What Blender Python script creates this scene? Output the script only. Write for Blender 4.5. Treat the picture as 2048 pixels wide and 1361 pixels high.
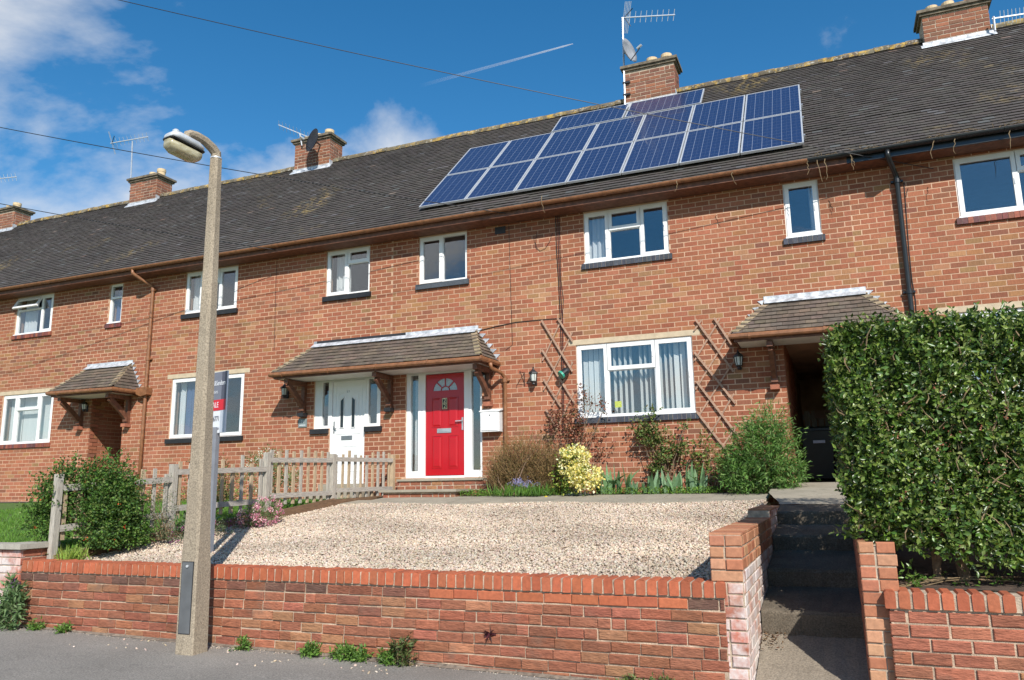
import bpy, math, random
import numpy as np
from mathutils import Vector, Matrix
random.seed(7); RNG = np.random.default_rng(11)
scene = bpy.context.scene
for o in list(bpy.data.objects): bpy.data.objects.remove(o)
COL = scene.collection

# ------------------------------------------------------------------ camera
PITCH, YAW, ROLL = math.radians(10.6636), math.radians(22.2790), math.radians(-0.8628)
FPX = 1556.19
EYE = Vector((0.0, -13.3, 1.6))
CF = Vector((-math.sin(YAW)*math.cos(PITCH), math.cos(YAW)*math.cos(PITCH), math.sin(PITCH)))
_rt = Vector((math.cos(YAW), math.sin(YAW), 0)); _up = _rt.cross(CF)
CR = math.cos(ROLL)*_rt + math.sin(ROLL)*_up
CU = -math.sin(ROLL)*_rt + math.cos(ROLL)*_up
cam = bpy.data.cameras.new('camera'); cam_o = bpy.data.objects.new('camera', cam); COL.objects.link(cam_o)
cam.sensor_width = 36.0; cam.lens = 36.0*FPX/2048.0; cam.clip_start = 0.05; cam.clip_end = 6000
m = Matrix.Identity(4)
for i in range(3):
    m[i][0] = CR[i]; m[i][1] = CU[i]; m[i][2] = -CF[i]; m[i][3] = EYE[i]
cam_o.matrix_world = m
scene.camera = cam_o

# ------------------------------------------------------------------ sky, sun, exposure
SUN = Vector((0.67, -1.0, 0.94)).normalized()          # towards the sun
world = bpy.data.worlds.new('World'); scene.world = world; world.use_nodes = True
wn, wl = world.node_tree.nodes, world.node_tree.links
wn.clear()
w_out = wn.new('ShaderNodeOutputWorld'); w_bg = wn.new('ShaderNodeBackground')
sky = wn.new('ShaderNodeTexSky'); sky.sky_type = 'NISHITA'; sky.sun_disc = False
sky.sun_elevation = math.asin(SUN.z); sky.sun_rotation = math.atan2(SUN.x, SUN.y)
sky.altitude = 200; sky.air_density = 1.0; sky.dust_density = 0.15; sky.ozone_density = 3.0
w_hs = wn.new('ShaderNodeHueSaturation'); w_hs.inputs['Saturation'].default_value = 1.32; w_hs.inputs['Value'].default_value = 1.32; w_hs.inputs['Hue'].default_value = 0.494
wl.new(sky.outputs[0], w_hs.inputs['Color'])
tc = wn.new('ShaderNodeTexCoord')
sep = wn.new('ShaderNodeSeparateXYZ'); wl.new(tc.outputs['Generated'], sep.inputs[0])
def wmath(op, a, b=None, clamp=False):
    n = wn.new('ShaderNodeMath'); n.operation = op; n.use_clamp = clamp
    for i, q in enumerate((a, b)):
        if q is None: continue
        if isinstance(q, (int, float)): n.inputs[i].default_value = q
        else: wl.new(q, n.inputs[i])
    return n.outputs[0]
zz = wmath('ADD', wmath('MAXIMUM', sep.outputs[2], 0.0), 0.28)
px_ = wmath('DIVIDE', sep.outputs[0], zz); py_ = wmath('DIVIDE', sep.outputs[1], zz)
cmb = wn.new('ShaderNodeCombineXYZ'); wl.new(px_, cmb.inputs[0]); wl.new(py_, cmb.inputs[1])
CLOUD_OFF = (5.63, 7.64, 0.0)
mp = wn.new('ShaderNodeMapping'); mp.inputs['Location'].default_value = CLOUD_OFF; wl.new(cmb.outputs[0], mp.inputs[0])
n1 = wn.new('ShaderNodeTexNoise'); n1.inputs['Scale'].default_value = 1.55; n1.inputs['Detail'].default_value = 9; n1.inputs['Roughness'].default_value = 0.56
n1.inputs['Distortion'].default_value = 0.25
wl.new(mp.outputs[0], n1.inputs['Vector'])
n2 = wn.new('ShaderNodeTexNoise'); n2.inputs['Scale'].default_value = 0.42; n2.inputs['Detail'].default_value = 2
wl.new(mp.outputs[0], n2.inputs['Vector'])
cl = wmath('ADD', wmath('MULTIPLY', n1.outputs[0], 0.62), wmath('MULTIPLY', n2.outputs[0], 0.55))
ramp = wn.new('ShaderNodeValToRGB'); wl.new(cl, ramp.inputs[0])
ramp.color_ramp.elements[0].position = 0.562; ramp.color_ramp.elements[0].color = (0, 0, 0, 1)
ramp.color_ramp.elements[1].position = 0.65; ramp.color_ramp.elements[1].color = (0.95, 0.95, 0.95, 1)
cmix = wn.new('ShaderNodeMix'); cmix.data_type = 'RGBA'
wl.new(ramp.outputs[0], cmix.inputs['Factor']); wl.new(w_hs.outputs[0], cmix.inputs['A'])
cmix.inputs['B'].default_value = (7.4, 7.6, 7.9, 1)
wl.new(cmix.outputs['Result'], w_bg.inputs[0]); w_bg.inputs[1].default_value = 0.095
wl.new(w_bg.outputs[0], w_out.inputs[0])
sl = bpy.data.lights.new('sun', 'SUN'); sl.energy = 5.0; sl.angle = math.radians(0.53); sl.color = (1.0, 0.955, 0.88)
so = bpy.data.objects.new('sun', sl); COL.objects.link(so); so.location = (20, -40, 35)
so.rotation_euler = SUN.to_track_quat('Z', 'Y').to_euler()
vs = scene.view_settings; vs.view_transform = 'Standard'; vs.look = 'None'; vs.exposure = 0.23; vs.gamma = 1.0; vs.use_curve_mapping = False
scene.render.engine = 'CYCLES'
scene.cycles.max_bounces = 6; scene.cycles.transparent_max_bounces = 12

# ------------------------------------------------------------------ helpers
def ray(px, py): return (px-1024)/FPX*CR - (py-680.5)/FPX*CU + CF
def aty(px, py, y=0.0):
    d = ray(px, py); return EYE + d*((y-EYE.y)/d.y)
def atx(px, py, x):
    d = ray(px, py); return EYE + d*((x-EYE.x)/d.x)
def S(r, g, b):
    f = lambda c: c/12.92 if c <= 0.04045 else ((c+0.055)/1.055)**2.4
    return (f(r/255), f(g/255), f(b/255))
def jit(c, a=0.12, h=0.04):
    k = 1+random.uniform(-a, a); return tuple(max(0.002, q*k*(1+random.uniform(-h, h))) for q in c)
ORG = {}
def tag(o, label=None, cat=None, group=None, kind=None):
    if label: o['label'] = label
    if cat: o['category'] = cat
    if group: o['group'] = group
    if kind: o['kind'] = kind
    return o
def thing(name, label, cat, loc=(0, 0, 0), group=None, rot=None):
    o = bpy.data.objects.new(name, None); COL.objects.link(o); o.location = loc
    o.empty_display_size = 0.2
    if rot is not None: o.rotation_euler = rot
    ORG[o.name] = Vector(loc)
    return tag(o, label, cat, group)
def org_of(p): return ORG.get(p.name, Vector((0, 0, 0))) if p else Vector((0, 0, 0))
class MB:
    def __init__(s): s.v = []; s.f = []; s.t = []; s.tint = None
    def quad(s, *p):
        n = len(s.v); s.v.extend([tuple(q) for q in p]); s.f.append(tuple(range(n, n+len(p)))); s.t.append(s.tint)
    def faces(s, vs_, fs):
        n = len(s.v); s.v.extend([tuple(q) for q in vs_])
        for f in fs: s.f.append(tuple(n+i for i in f)); s.t.append(s.tint)
    def box(s, x0, x1, y0, y1, z0, z1):
        s.faces([(x0,y0,z0),(x1,y0,z0),(x1,y1,z0),(x0,y1,z0),(x0,y0,z1),(x1,y0,z1),(x1,y1,z1),(x0,y1,z1)],
                [(0,3,2,1),(4,5,6,7),(0,1,5,4),(1,2,6,5),(2,3,7,6),(3,0,4,7)])
    def box5(s, x0, x1, y0, y1, z0, z1):        # no back face (+y)
        s.faces([(x0,y0,z0),(x1,y0,z0),(x1,y1,z0),(x0,y1,z0),(x0,y0,z1),(x1,y0,z1),(x1,y1,z1),(x0,y1,z1)],
                [(0,3,2,1),(4,5,6,7),(0,1,5,4),(1,2,6,5),(3,0,4,7)])
    def obox(s, c, a, b, d):                     # centre and three half axes
        c, a, b, d = Vector(c), Vector(a), Vector(b), Vector(d)
        P = [c-a-b-d, c+a-b-d, c+a+b-d, c-a+b-d, c-a-b+d, c+a-b+d, c+a+b+d, c-a+b+d]
        s.faces(P, [(0,3,2,1),(4,5,6,7),(0,1,5,4),(1,2,6,5),(2,3,7,6),(3,0,4,7)])
    def bar(s, p, q, w, t, up=(0, 0, 1)):        # rectangular bar p->q, width w, thickness t along up-ish
        p, q = Vector(p), Vector(q); d = (q-p); L = d.length; d.normalize(); up = Vector(up)
        sd = d.cross(up)
        if sd.length < 1e-4: sd = d.cross(Vector((1, 0, 0)))
        sd.normalize(); u2 = sd.cross(d).normalized()
        s.obox((p+q)/2, d*(L/2), sd*(w/2), u2*(t/2))
    def tube(s, pts, r, n=8, cap=True):
        pts = [Vector(p) for p in pts]; rs = r if isinstance(r, (list, tuple)) else [r]*len(pts)
        base = len(s.v); prev = None
        for i, p in enumerate(pts):
            d = (pts[min(i+1, len(pts)-1)]-pts[max(i-1, 0)]).normalized()
            a = prev if prev is not None else (Vector((0, 0, 1)) if abs(d.z) < 0.9 else Vector((1, 0, 0)))
            b = d.cross(a)
            if b.length < 1e-5: b = d.cross(Vector((0.3, 1, 0.2)))
            b.normalize(); a = b.cross(d).normalized(); prev = a
            for k in range(n):
                an = 2*math.pi*k/n; s.v.append(tuple(p+(a*math.cos(an)+b*math.sin(an))*rs[i]))
        for i in range(len(pts)-1):
            for k in range(n):
                k2 = (k+1) % n; s.f.append((base+i*n+k, base+i*n+k2, base+(i+1)*n+k2, base+(i+1)*n+k)); s.t.append(s.tint)
        if cap:
            s.f.append(tuple(base+k for k in reversed(range(n)))); s.t.append(s.tint)
            s.f.append(tuple(base+(len(pts)-1)*n+k for k in range(n))); s.t.append(s.tint)
    def lathe(s, prof, c, n=14, axis=(0, 0, 1)):
        c = Vector(c); ax = Vector(axis).normalized(); a = ax.cross(Vector((1, 0.1, 0.05)))
        if a.length < 0.1: a = ax.cross(Vector((0, 1, 0)))
        a.normalize(); b = ax.cross(a); base = len(s.v)
        for r, z in prof:
            for k in range(n):
                an = 2*math.pi*k/n; s.v.append(tuple(c+ax*z+(a*math.cos(an)+b*math.sin(an))*r))
        for i in range(len(prof)-1):
            for k in range(n):
                k2 = (k+1) % n; s.f.append((base+i*n+k, base+i*n+k2, base+(i+1)*n+k2, base+(i+1)*n+k)); s.t.append(s.tint)
        s.f.append(tuple(base+k for k in reversed(range(n)))); s.t.append(s.tint)
        s.f.append(tuple(base+(len(prof)-1)*n+k for k in range(n))); s.t.append(s.tint)
    def prism(s, poly, off):                      # planar polygon extruded by vector off
        off = Vector(off); n = len(poly); A = [Vector(p) for p in poly]; B = [p+off for p in A]
        fs = [tuple(reversed(range(n))), tuple(range(n, 2*n))]+[(i, (i+1) % n, n+(i+1) % n, n+i) for i in range(n)]
        s.faces(A+B, fs)
    def mesh(s, name, mat, org=(0, 0, 0), smooth=False):
        me = bpy.data.meshes.new(name); o = Vector(org)
        vv = [(a-o.x, b-o.y, c-o.z) for a, b, c in s.v] if o.length > 0 else s.v
        me.from_pydata(vv, [], s.f); me.update()
        if any(t is not None for t in s.t):
            at = me.attributes.new('tint', 'FLOAT_COLOR', 'FACE')
            arr = np.ones((len(s.f), 4), dtype=np.float32)
            for i, t in enumerate(s.t):
                if t is not None: arr[i, :3] = t
            at.data.foreach_set('color', arr.ravel())
        if smooth: me.polygons.foreach_set('use_smooth', [True]*len(me.polygons))
        me.materials.append(mat); return me
    def build(s, name, mat, parent=None, smooth=False, kind=None, loc=None, auto=False):
        org = org_of(parent) if parent else Vector(loc or (0, 0, 0))
        o = bpy.data.objects.new(name, s.mesh(name, mat, org, smooth)); COL.objects.link(o)
        if parent: o.parent = parent; ORG[o.name] = org
        else: o.location = org; ORG[o.name] = org
        if kind: o['kind'] = kind
        return o
def place(mesh, name, parent, loc, rot=None):
    o = bpy.data.objects.new(name, mesh); COL.objects.link(o); o.parent = parent
    o.location = Vector(loc)-org_of(parent)
    if rot is not None: o.rotation_euler = rot
    return o
def sag(p, q, n=14, d=0.15):
    p, q = Vector(p), Vector(q); return [p.lerp(q, i/n)-Vector((0, 0, d*4*(i/n)*(1-i/n))) for i in range(n+1)]

# ------------------------------------------------------------------ materials
def nt(name):
    m = bpy.data.materials.new(name); m.use_nodes = True; t = m.node_tree
    b = t.nodes['Principled BSDF']; return m, t, b
def lnk(t, a, b): t.links.new(a, b)
def val(t, op, a, b=None, clamp=False):
    n = t.nodes.new('ShaderNodeMath'); n.operation = op; n.use_clamp = clamp
    for i, q in enumerate((a, b)):
        if q is None: continue
        if isinstance(q, (int, float)): n.inputs[i].default_value = q
        else: t.links.new(q, n.inputs[i])
    return n.outputs[0]
def pos(t, scale=(1, 1, 1), obj=False):
    if obj:
        g = t.nodes.new('ShaderNodeTexCoord').outputs['Object']
    else:
        g = t.nodes.new('ShaderNodeNewGeometry').outputs['Position']
    mpn = t.nodes.new('ShaderNodeMapping'); mpn.inputs['Scale'].default_value = scale; t.links.new(g, mpn.inputs[0]); return mpn.outputs[0]
def noise(t, vec, sc, det=4, ro=0.55, dist=0):
    n = t.nodes.new('ShaderNodeTexNoise'); n.inputs['Scale'].default_value = sc; n.inputs['Detail'].default_value = det
    n.inputs['Roughness'].default_value = ro; n.inputs['Distortion'].default_value = dist; t.links.new(vec, n.inputs['Vector']); return n.outputs[0]
def rampn(t, fac, stops):
    r = t.nodes.new('ShaderNodeValToRGB'); t.links.new(fac, r.inputs[0]); e = r.color_ramp.elements
    while len(e) < len(stops): e.new(0.5)
    for q, (p, c) in zip(e, stops):
        q.position = p; q.color = (c, c, c, 1) if isinstance(c, (int, float)) else (*c, 1)
    return r.outputs[0]
def mixc(t, fac, a, b, mode='MIX'):
    n = t.nodes.new('ShaderNodeMix'); n.data_type = 'RGBA'; n.blend_type = mode
    for s_, q in (('Factor', fac), ('A', a), ('B', b)):
        if isinstance(q, (int, float)): n.inputs[s_].default_value = q
        elif isinstance(q, tuple): n.inputs[s_].default_value = (*q, 1) if len(q) == 3 else q
        else: t.links.new(q, n.inputs[s_])
    return n.outputs['Result']
def bump(t, b, h, st=0.3, d=0.01):
    n = t.nodes.new('ShaderNodeBump'); n.inputs['Strength'].default_value = st; n.inputs['Distance'].default_value = d
    t.links.new(h, n.inputs['Height']); t.links.new(n.outputs[0], b.inputs['Normal'])
def tintn(t):
    a = t.nodes.new('ShaderNodeAttribute'); a.attribute_name = 'tint'; return a.outputs['Color']
def plain(name, col, rough=0.6, metal=0.0, var=0.15, sc=8, bmp=0.0, bsc=60, spec=0.5, stretch=(1, 1, 1), coat=0):
    m, t, b = nt(name); v = pos(t, stretch)
    n = noise(t, v, sc, 5)
    lo, hi = tuple(c*(1-var) for c in col), tuple(min(1, c*(1+var)) for c in col)
    lnk(t, rampn(t, n, [(0.3, lo), (0.7, hi)]), b.inputs['Base Color'])
    b.inputs['Roughness'].default_value = rough; b.inputs['Metallic'].default_value = metal
    b.inputs['Specular IOR Level'].default_value = spec; b.inputs['Coat Weight'].default_value = coat
    if bmp: bump(t, b, noise(t, v, bsc, 4), bmp, 0.01)
    return m
def tinted(name, rough=0.85, sc=30, var=0.25, bmp=0.35, bsc=90, stretch=(1, 1, 1), spec=0.3, dirt=None, bd=0.006, broad=False):
    m, t, b = nt(name); v = pos(t, stretch)
    n = noise(t, v, sc, 5, 0.6)
    c = mixc(t, 1.0, tintn(t), rampn(t, n, [(0.25, 1-var), (0.75, 1+var)]), 'MULTIPLY')
    if dirt:
        dcol, dsc, lo, hi = dirt
        c = mixc(t, rampn(t, noise(t, pos(t), dsc, 6, 0.6), [(lo, 0.0), (hi, 1.0)]), c, dcol)
    if broad: c = mixc(t, 1.0, c, rampn(t, noise(t, pos(t, (1, 1, .45)), .55, 5, .6), [(.3, (.80, .79, .78)), (.7, (1.06, 1.06, 1.06))]), 'MULTIPLY')
    lnk(t, c, b.inputs['Base Color']); b.inputs['Roughness'].default_value = rough; b.inputs['Specular IOR Level'].default_value = spec
    if bmp: bump(t, b, noise(t, v, bsc, 4), bmp, bd)
    return m
M = {}
M['brick'] = tinted('facade_brick', 0.9, 26, 0.22, 0.5, 55, (3.2, 3.2, 0.55), broad=True, dirt=((0.16, 0.085, 0.06), 1.3, 0.66, 0.95))
M['wallbrick'] = tinted('garden_wall_brick', 0.9, 24, 0.38, 1.0, 45, (0.6, 0.6, 2.6), dirt=((0.20, 0.12, 0.085), 3.6, 0.55, 0.8), bd=.012, broad=True)
M['coping'] = tinted('coping_brick_red', 0.75, 30, 0.2, 0.35, 70, dirt=((0.16, 0.09, 0.06), 9, 0.62, 0.8))
M['whitebrick'] = tinted('efflorescent_brick', 0.92, 12, 0.3, 0.5, 70, dirt=((0.62, 0.55, 0.52), 5.5, 0.42, 0.62))
M['mortar'] = plain('mortar', (0.53, 0.345, 0.23), 0.95, var=0.22, sc=2.2, bmp=0.5, bsc=160)
M['mortar_wall'] = plain('eroded_buff_mortar', (0.45, 0.335, 0.24), 0.95, var=0.35, sc=9, bmp=0.9, bsc=90)
M['mortar_grey'] = plain('mortar_grey', (0.44, 0.35, 0.26), 0.95, var=0.35, sc=14, bmp=0.7, bsc=120)
def tile_mat(name, lichen_amt, ridge=False):
    m, t, b = nt(name); v = pos(t)
    c = mixc(t, 1.0, tintn(t), rampn(t, noise(t, v, 9, 6, 0.65), [(0.25, 0.85), (0.75, 1.15)]), 'MULTIPLY')
    c = mixc(t, rampn(t, noise(t, v, 0.45, 4, 0.6), [(0.45, 0.0), (0.75, 0.45)]), c, (0.030, 0.027, 0.026))
    speck = noise(t, pos(t), 34, 3, 0.6)
    c = mixc(t, rampn(t, speck, [(0.70, 0.0), (0.76, 0.75)]), c, (0.32, 0.31, 0.28))
    li = val(t, 'MULTIPLY', rampn(t, noise(t, v, 6.5, 6, 0.7), [(0.50, 0.0), (0.62, 1.0)]), rampn(t, noise(t, v, 0.33, 3), [(0.52-lichen_amt, 0.0), (0.66-lichen_amt, 1.0)]))
    c = mixc(t, li, c, (0.42, 0.27, 0.06) if ridge else (0.36, 0.26, 0.10))
    if ridge:
        c = mixc(t, rampn(t, noise(t, v, 15, 5, 0.7), [(0.56, 0.0), (0.66, 0.8)]), c, (0.50, 0.47, 0.40))
    lnk(t, c, b.inputs['Base Color']); b.inputs['Roughness'].default_value = 0.88; b.inputs['Specular IOR Level'].default_value = 0.3
    bump(t, b, noise(t, v, 70, 4), 0.35, 0.006); return m
M['tile'] = tile_mat('roof_tile', -0.10)
M['ridge'] = tile_mat('ridge_tile', 0.2, True)
M['canopytile'] = tinted('canopy_tile', 0.9, 14, 0.3, 0.4, 80, dirt=((0.075, 0.06, 0.05), 2.6, 0.50, 0.72))
M['lead'] = plain('lead_flashing', (0.50, 0.52, 0.55), 0.5, 0.2, 0.45, 9, 0.8, 25)
M['upvc'] = plain('white_upvc', (0.80, 0.80, 0.79), 0.32, var=0.03, sc=3, spec=0.5)
M['frame_dull'] = plain('dull_white_paint', (0.72, 0.71, 0.68), 0.5, var=0.08, sc=6)
def glass_mat(name, tint=(0.90, 0.92, 0.93), refl=(1, 1, 1)):
    m = bpy.data.materials.new(name); m.use_nodes = True; t = m.node_tree; t.nodes.clear()
    out = t.nodes.new('ShaderNodeOutputMaterial'); tr = t.nodes.new('ShaderNodeBsdfTransparent'); tr.inputs[0].default_value = (*tint, 1)
    gl = t.nodes.new('ShaderNodeBsdfGlossy'); gl.inputs['Roughness'].default_value = 0.01; gl.inputs['Color'].default_value = (*refl, 1)
    lw_ = t.nodes.new('ShaderNodeLayerWeight'); lw_.inputs[0].default_value = .5; fz = val(t, 'ADD', val(t, 'MULTIPLY', val(t, 'POWER', lw_.outputs['Facing'], 4.0), .65), .11)
    bp = t.nodes.new('ShaderNodeBump'); bp.inputs['Strength'].default_value = 0.10; bp.inputs['Distance'].default_value = 0.02
    t.links.new(noise(t, pos(t), 2.2, 2), bp.inputs['Height']); t.links.new(bp.outputs[0], gl.inputs['Normal'])
    mx = t.nodes.new('ShaderNodeMixShader'); t.links.new(fz, mx.inputs[0]); t.links.new(tr.outputs[0], mx.inputs[1]); t.links.new(gl.outputs[0], mx.inputs[2])
    t.links.new(mx.outputs[0], out.inputs[0]); return m
M['glass'] = glass_mat('window_glass')
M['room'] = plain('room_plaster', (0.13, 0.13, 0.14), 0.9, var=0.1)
def cloth(name, col):
    m, t, b = nt(name); b.inputs['Base Color'].default_value = (*col, 1); b.inputs['Roughness'].default_value = 0.9
    lnk(t, rampn(t, noise(t, pos(t, (14, 14, 0.4)), 3, 3), [(0.3, tuple(c*0.85 for c in col)), (0.7, col)]), b.inputs['Base Color']); return m
M['curtain'] = cloth('pale_curtain', (0.72, 0.72, 0.70)); M['blind'] = cloth('cream_blind', (0.78, 0.78, 0.74)); M['bluecurtain'] = cloth('blue_curtain', (0.10, 0.14, 0.26))
M['black'] = plain('black_paint', (0.018, 0.018, 0.02), 0.45, var=0.3)
M['bluebrick'] = tinted('blue_sill_brick', 0.6, 30, 0.3, 0.2)
M['lintel'] = plain('buff_lintel', (0.52, 0.42, 0.29), 0.9, var=0.15, sc=7, bmp=0.3)
M['brown'] = plain('brown_paint', (0.23, 0.10, 0.045), 0.45, var=0.3, sc=10, bmp=0.15)
M['fascia'] = plain('weathered_brown_fascia', (0.15, 0.062, 0.035), 0.6, var=0.4, sc=12, bmp=0.3)
M['blackplastic'] = plain('black_plastic', (0.014, 0.016, 0.018), 0.3, var=0.2)
M['steel'] = plain('galvanised_steel', (0.55, 0.56, 0.57), 0.4, 0.7, 0.15)
M['darkmetal'] = plain('dark_metal', (0.035, 0.035, 0.04), 0.5, 0.3, 0.2)
M['pot'] = plain('buff_clay_pot', (0.60, 0.46, 0.28), 0.85, var=0.15, sc=12, bmp=0.2)
M['redpot'] = plain('red_clay_pot', (0.40, 0.14, 0.08), 0.85, var=0.15, sc=12, bmp=0.2)
M['capstone'] = plain('lichened_capping', (0.16, 0.13, 0.09), 0.9, var=0.55, sc=9, bmp=0.4)
M['reddoor'] = plain('red_door_paint', (0.43, 0.003, 0.010), 0.3, var=0.04, sc=3, spec=0.5, coat=0.2)
M['wood'] = plain('weathered_grey_wood', (0.40, 0.365, 0.31), 0.9, var=0.3, sc=9, bmp=0.4, bsc=30, stretch=(9, 9, 1))
M['woodtan'] = plain('tan_fence_wood', (0.43, 0.325, 0.21), 0.9, var=0.28, sc=9, bmp=0.4, bsc=30, stretch=(9, 9, 1))
M['woodrail'] = plain('grey_rail_wood', (0.38, 0.345, 0.30), 0.9, var=0.3, sc=9, bmp=0.4, bsc=30, stretch=(9, 1, 9))
M['board'] = plain('brown_gravel_board', (0.17, 0.10, 0.055), 0.9, var=0.3, sc=8, bmp=0.4, stretch=(6, 1, 6))
M['trellis'] = plain('stained_trellis_wood', (0.36, 0.225, 0.155), 0.85, var=0.3, sc=20)
M['concrete'] = None
def concrete(name, col, sp=0.35, scl=90, dark=0.5, wet=1.2, bst=0.5):
    m, t, b = nt(name); v = pos(t)
    c = rampn(t, noise(t, v, wet, 5, 0.6), [(0.3, tuple(q*(1-dark*0.5) for q in col)), (0.7, col)])
    c = mixc(t, 1.0, c, rampn(t, noise(t, v, scl, 3, 0.7), [(0.3, 1-sp), (0.5, 1.0), (0.7, 1+sp)]), 'MULTIPLY')
    c = mixc(t, rampn(t, noise(t, pos(t, (5, 5, 0.6)), 1.6, 4), [(0.58, 0.0), (0.75, 0.45)]), c, tuple(q*0.35 for q in col))
    lnk(t, c, b.inputs['Base Color']); b.inputs['Roughness'].default_value = 0.93; b.inputs['Specular IOR Level'].default_value = 0.2
    bump(t, b, noise(t, v, scl, 3, 0.7), bst, 0.008); return m
M['concrete'] = concrete('aggregate_concrete', (0.35, 0.29, 0.215), 0.45, 75, 0.5)
M['path'] = concrete('path_concrete_shade_tone', (0.165, 0.138, 0.105), 0.45, 70, 0.8, 2.0, 0.9)  # step concrete, colour darkened to carry the shadow on the flight
M['slab'] = concrete('paving_concrete', (0.36, 0.32, 0.25), 0.18, 110, 0.5, 2.5, 0.3)
M['copingslab'] = concrete('grey_coping_slab', (0.42, 0.39, 0.33), 0.15, 90, 0.4, 2, 0.3)
def asphalt():
    m, t, b = nt('asphalt'); v = pos(t)
    c = rampn(t, noise(t, v, 0.9, 6, 0.6), [(0.3, (0.175, 0.160, 0.140)), (0.7, (0.245, 0.225, 0.198))])
    c = mixc(t, 1.0, c, rampn(t, noise(t, v, 75, 4, 0.8), [(0.3, 0.5), (0.5, 1.0), (0.68, 1.7)]), 'MULTIPLY')
    vo = t.nodes.new('ShaderNodeTexVoronoi'); vo.feature = 'DISTANCE_TO_EDGE'; vo.inputs['Scale'].default_value = .55; lnk(t, mixc(t, .12, pos(t), noise(t, pos(t), 2.5, 5)), vo.inputs['Vector']); c = mixc(t, rampn(t, vo.outputs['Distance'], [(0.0, .0), (.006, 0.0)]), c, (0.06, 0.056, 0.052))
    c = mixc(t, rampn(t, noise(t, v, 28, 3, .6), [(.66, 0.0), (.74, .5)]), c, (.33, .31, .29))
    c = mixc(t, rampn(t, noise(t, pos(t, (1, 2.5, 1)), 5, 5, 0.65), [(0.60, 0.0), (0.75, 0.5)]), c, (0.10, 0.094, 0.088))
    lnk(t, c, b.inputs['Base Color']); b.inputs['Roughness'].default_value = 0.9
    bump(t, b, noise(t, v, 150, 3, 0.7), 0.6, 0.006); return m
M['asphalt'] = asphalt()
M['soil'] = plain('soil', (0.07, 0.045, 0.03), 1.0, var=0.5, sc=18, bmp=1.0, bsc=40)
M['gravelbase'] = plain('gravel_bed_sand', (0.30, 0.23, 0.17), 1.0, var=0.4, sc=60, bmp=0.6)
M['pebble'] = tinted('gravel_stone', 0.7, 60, 0.15, 0.0, spec=0.4)
M['grassbase'] = plain('lawn_ground', (0.07, 0.13, 0.02), 1.0, var=0.4, sc=25, bmp=0.8, bsc=50)
def leaf_mat(name, gloss=0.45, trans=0.25):
    m, t, b = nt(name); out = t.nodes['Material Output']
    c = mixc(t, 1.0, tintn(t), rampn(t, noise(t, pos(t), 40, 2), [(0.3, 0.8), (0.7, 1.2)]), 'MULTIPLY')
    lnk(t, c, b.inputs['Base Color']); b.inputs['Roughness'].default_value = gloss; b.inputs['Specular IOR Level'].default_value = 0.4
    tl = t.nodes.new('ShaderNodeBsdfTranslucent'); lnk(t, mixc(t, 1.0, c, (1.0, 1.15, 0.45), 'MULTIPLY'), tl.inputs[0])
    mx = t.nodes.new('ShaderNodeMixShader'); mx.inputs[0].default_value = trans
    lnk(t, b.outputs[0], mx.inputs[1]); lnk(t, tl.outputs[0], mx.inputs[2]); lnk(t, mx.outputs[0], out.inputs[0]); return m
M['leaf'] = leaf_mat('leaf_matte', 0.6, 0.25); M['gleaf'] = leaf_mat('leaf_glossy', 0.33, 0.18); M['petal'] = leaf_mat('petal', 0.7, 0.3)
M['bark'] = plain('bark', (0.20, 0.13, 0.08), 0.9, var=0.4, sc=30, bmp=0.5)
M['twig'] = plain('pale_twig', (0.22, 0.155, 0.085), 0.9, var=0.35, sc=30)
M['cable'] = plain('black_cable', (0.012, 0.012, 0.013), 0.5, var=0.1)
M['redcable'] = plain('dark_red_cable', (0.05, 0.015, 0.018), 0.5, var=0.2)
M['slate'] = plain('grey_slate', (0.20, 0.24, 0.24), .5, var=.1)
M['greenplastic'] = plain('green_plastic', (0.02, 0.30, 0.20), .4, var=.1)
M['bingreen'] = plain('dark_green_plastic', (0.010, 0.018, 0.014), .5, var=.2)
M['sunlitwood'] = plain('sunlit_tone_wood', (0.36, 0.22, 0.16), .8, var=.2)  # brown wood with sunlight put into its colour
M['drytwig'] = plain('dry_brown_twig', (0.21, 0.13, 0.055), .9, var=.4, sc=20)
M['yellow'] = plain('dandelion_yellow', (0.75, 0.55, 0.03), .8, var=.1)
M['soil2'] = plain('grey_brown_dirt', (0.19, 0.15, 0.115), 1.0, var=.5, sc=20, bmp=1.0, bsc=60)
M['landing'] = concrete('landing_concrete_sun_tone', (0.29, 0.245, 0.19), 0.4, 70, 0.5, 2.0, 0.9)  # concrete lightened in colour for the sunlight on the landing
M['dishgrey'] = plain('grey_dish', (0.30, 0.31, 0.33), .5, .2, .15)
# ================================================================== GROUND
def pav(x, y): return 0.10-0.012*(x+2)+0.02*(y+7.1)
def fence_x(y): return -8.40+.0705*(y+6.87)
def grid_sheet(name, x0, x1, y0, y1, fn, mat, nx, ny, kind='structure', noise_amp=0.0):
    mb = MB(); xs = np.linspace(0, 1, nx+1); ys = np.linspace(y0, y1, ny+1)
    lo = x0 if callable(x0) else (lambda y: x0); hi = x1 if callable(x1) else (lambda y: x1)
    mb.v = [(lo(y)+u*(hi(y)-lo(y)), y, fn(lo(y)+u*(hi(y)-lo(y)), y)+random.uniform(-1, 1)*noise_amp) for y in ys for u in xs]
    mb.f = [(j*(nx+1)+i, j*(nx+1)+i+1, (j+1)*(nx+1)+i+1, (j+1)*(nx+1)+i) for j in range(ny) for i in range(nx)]
    mb.t = [None]*len(mb.f)
    return mb.build(name, mat, smooth=True, kind=kind)
gm = MB(); gm.quad((-900, -900, -0.45), (900, -900, -0.45), (900, 900, -0.45), (-900, 900, -0.45))
gm.build('ground', M['grassbase'], kind='structure')
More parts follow.
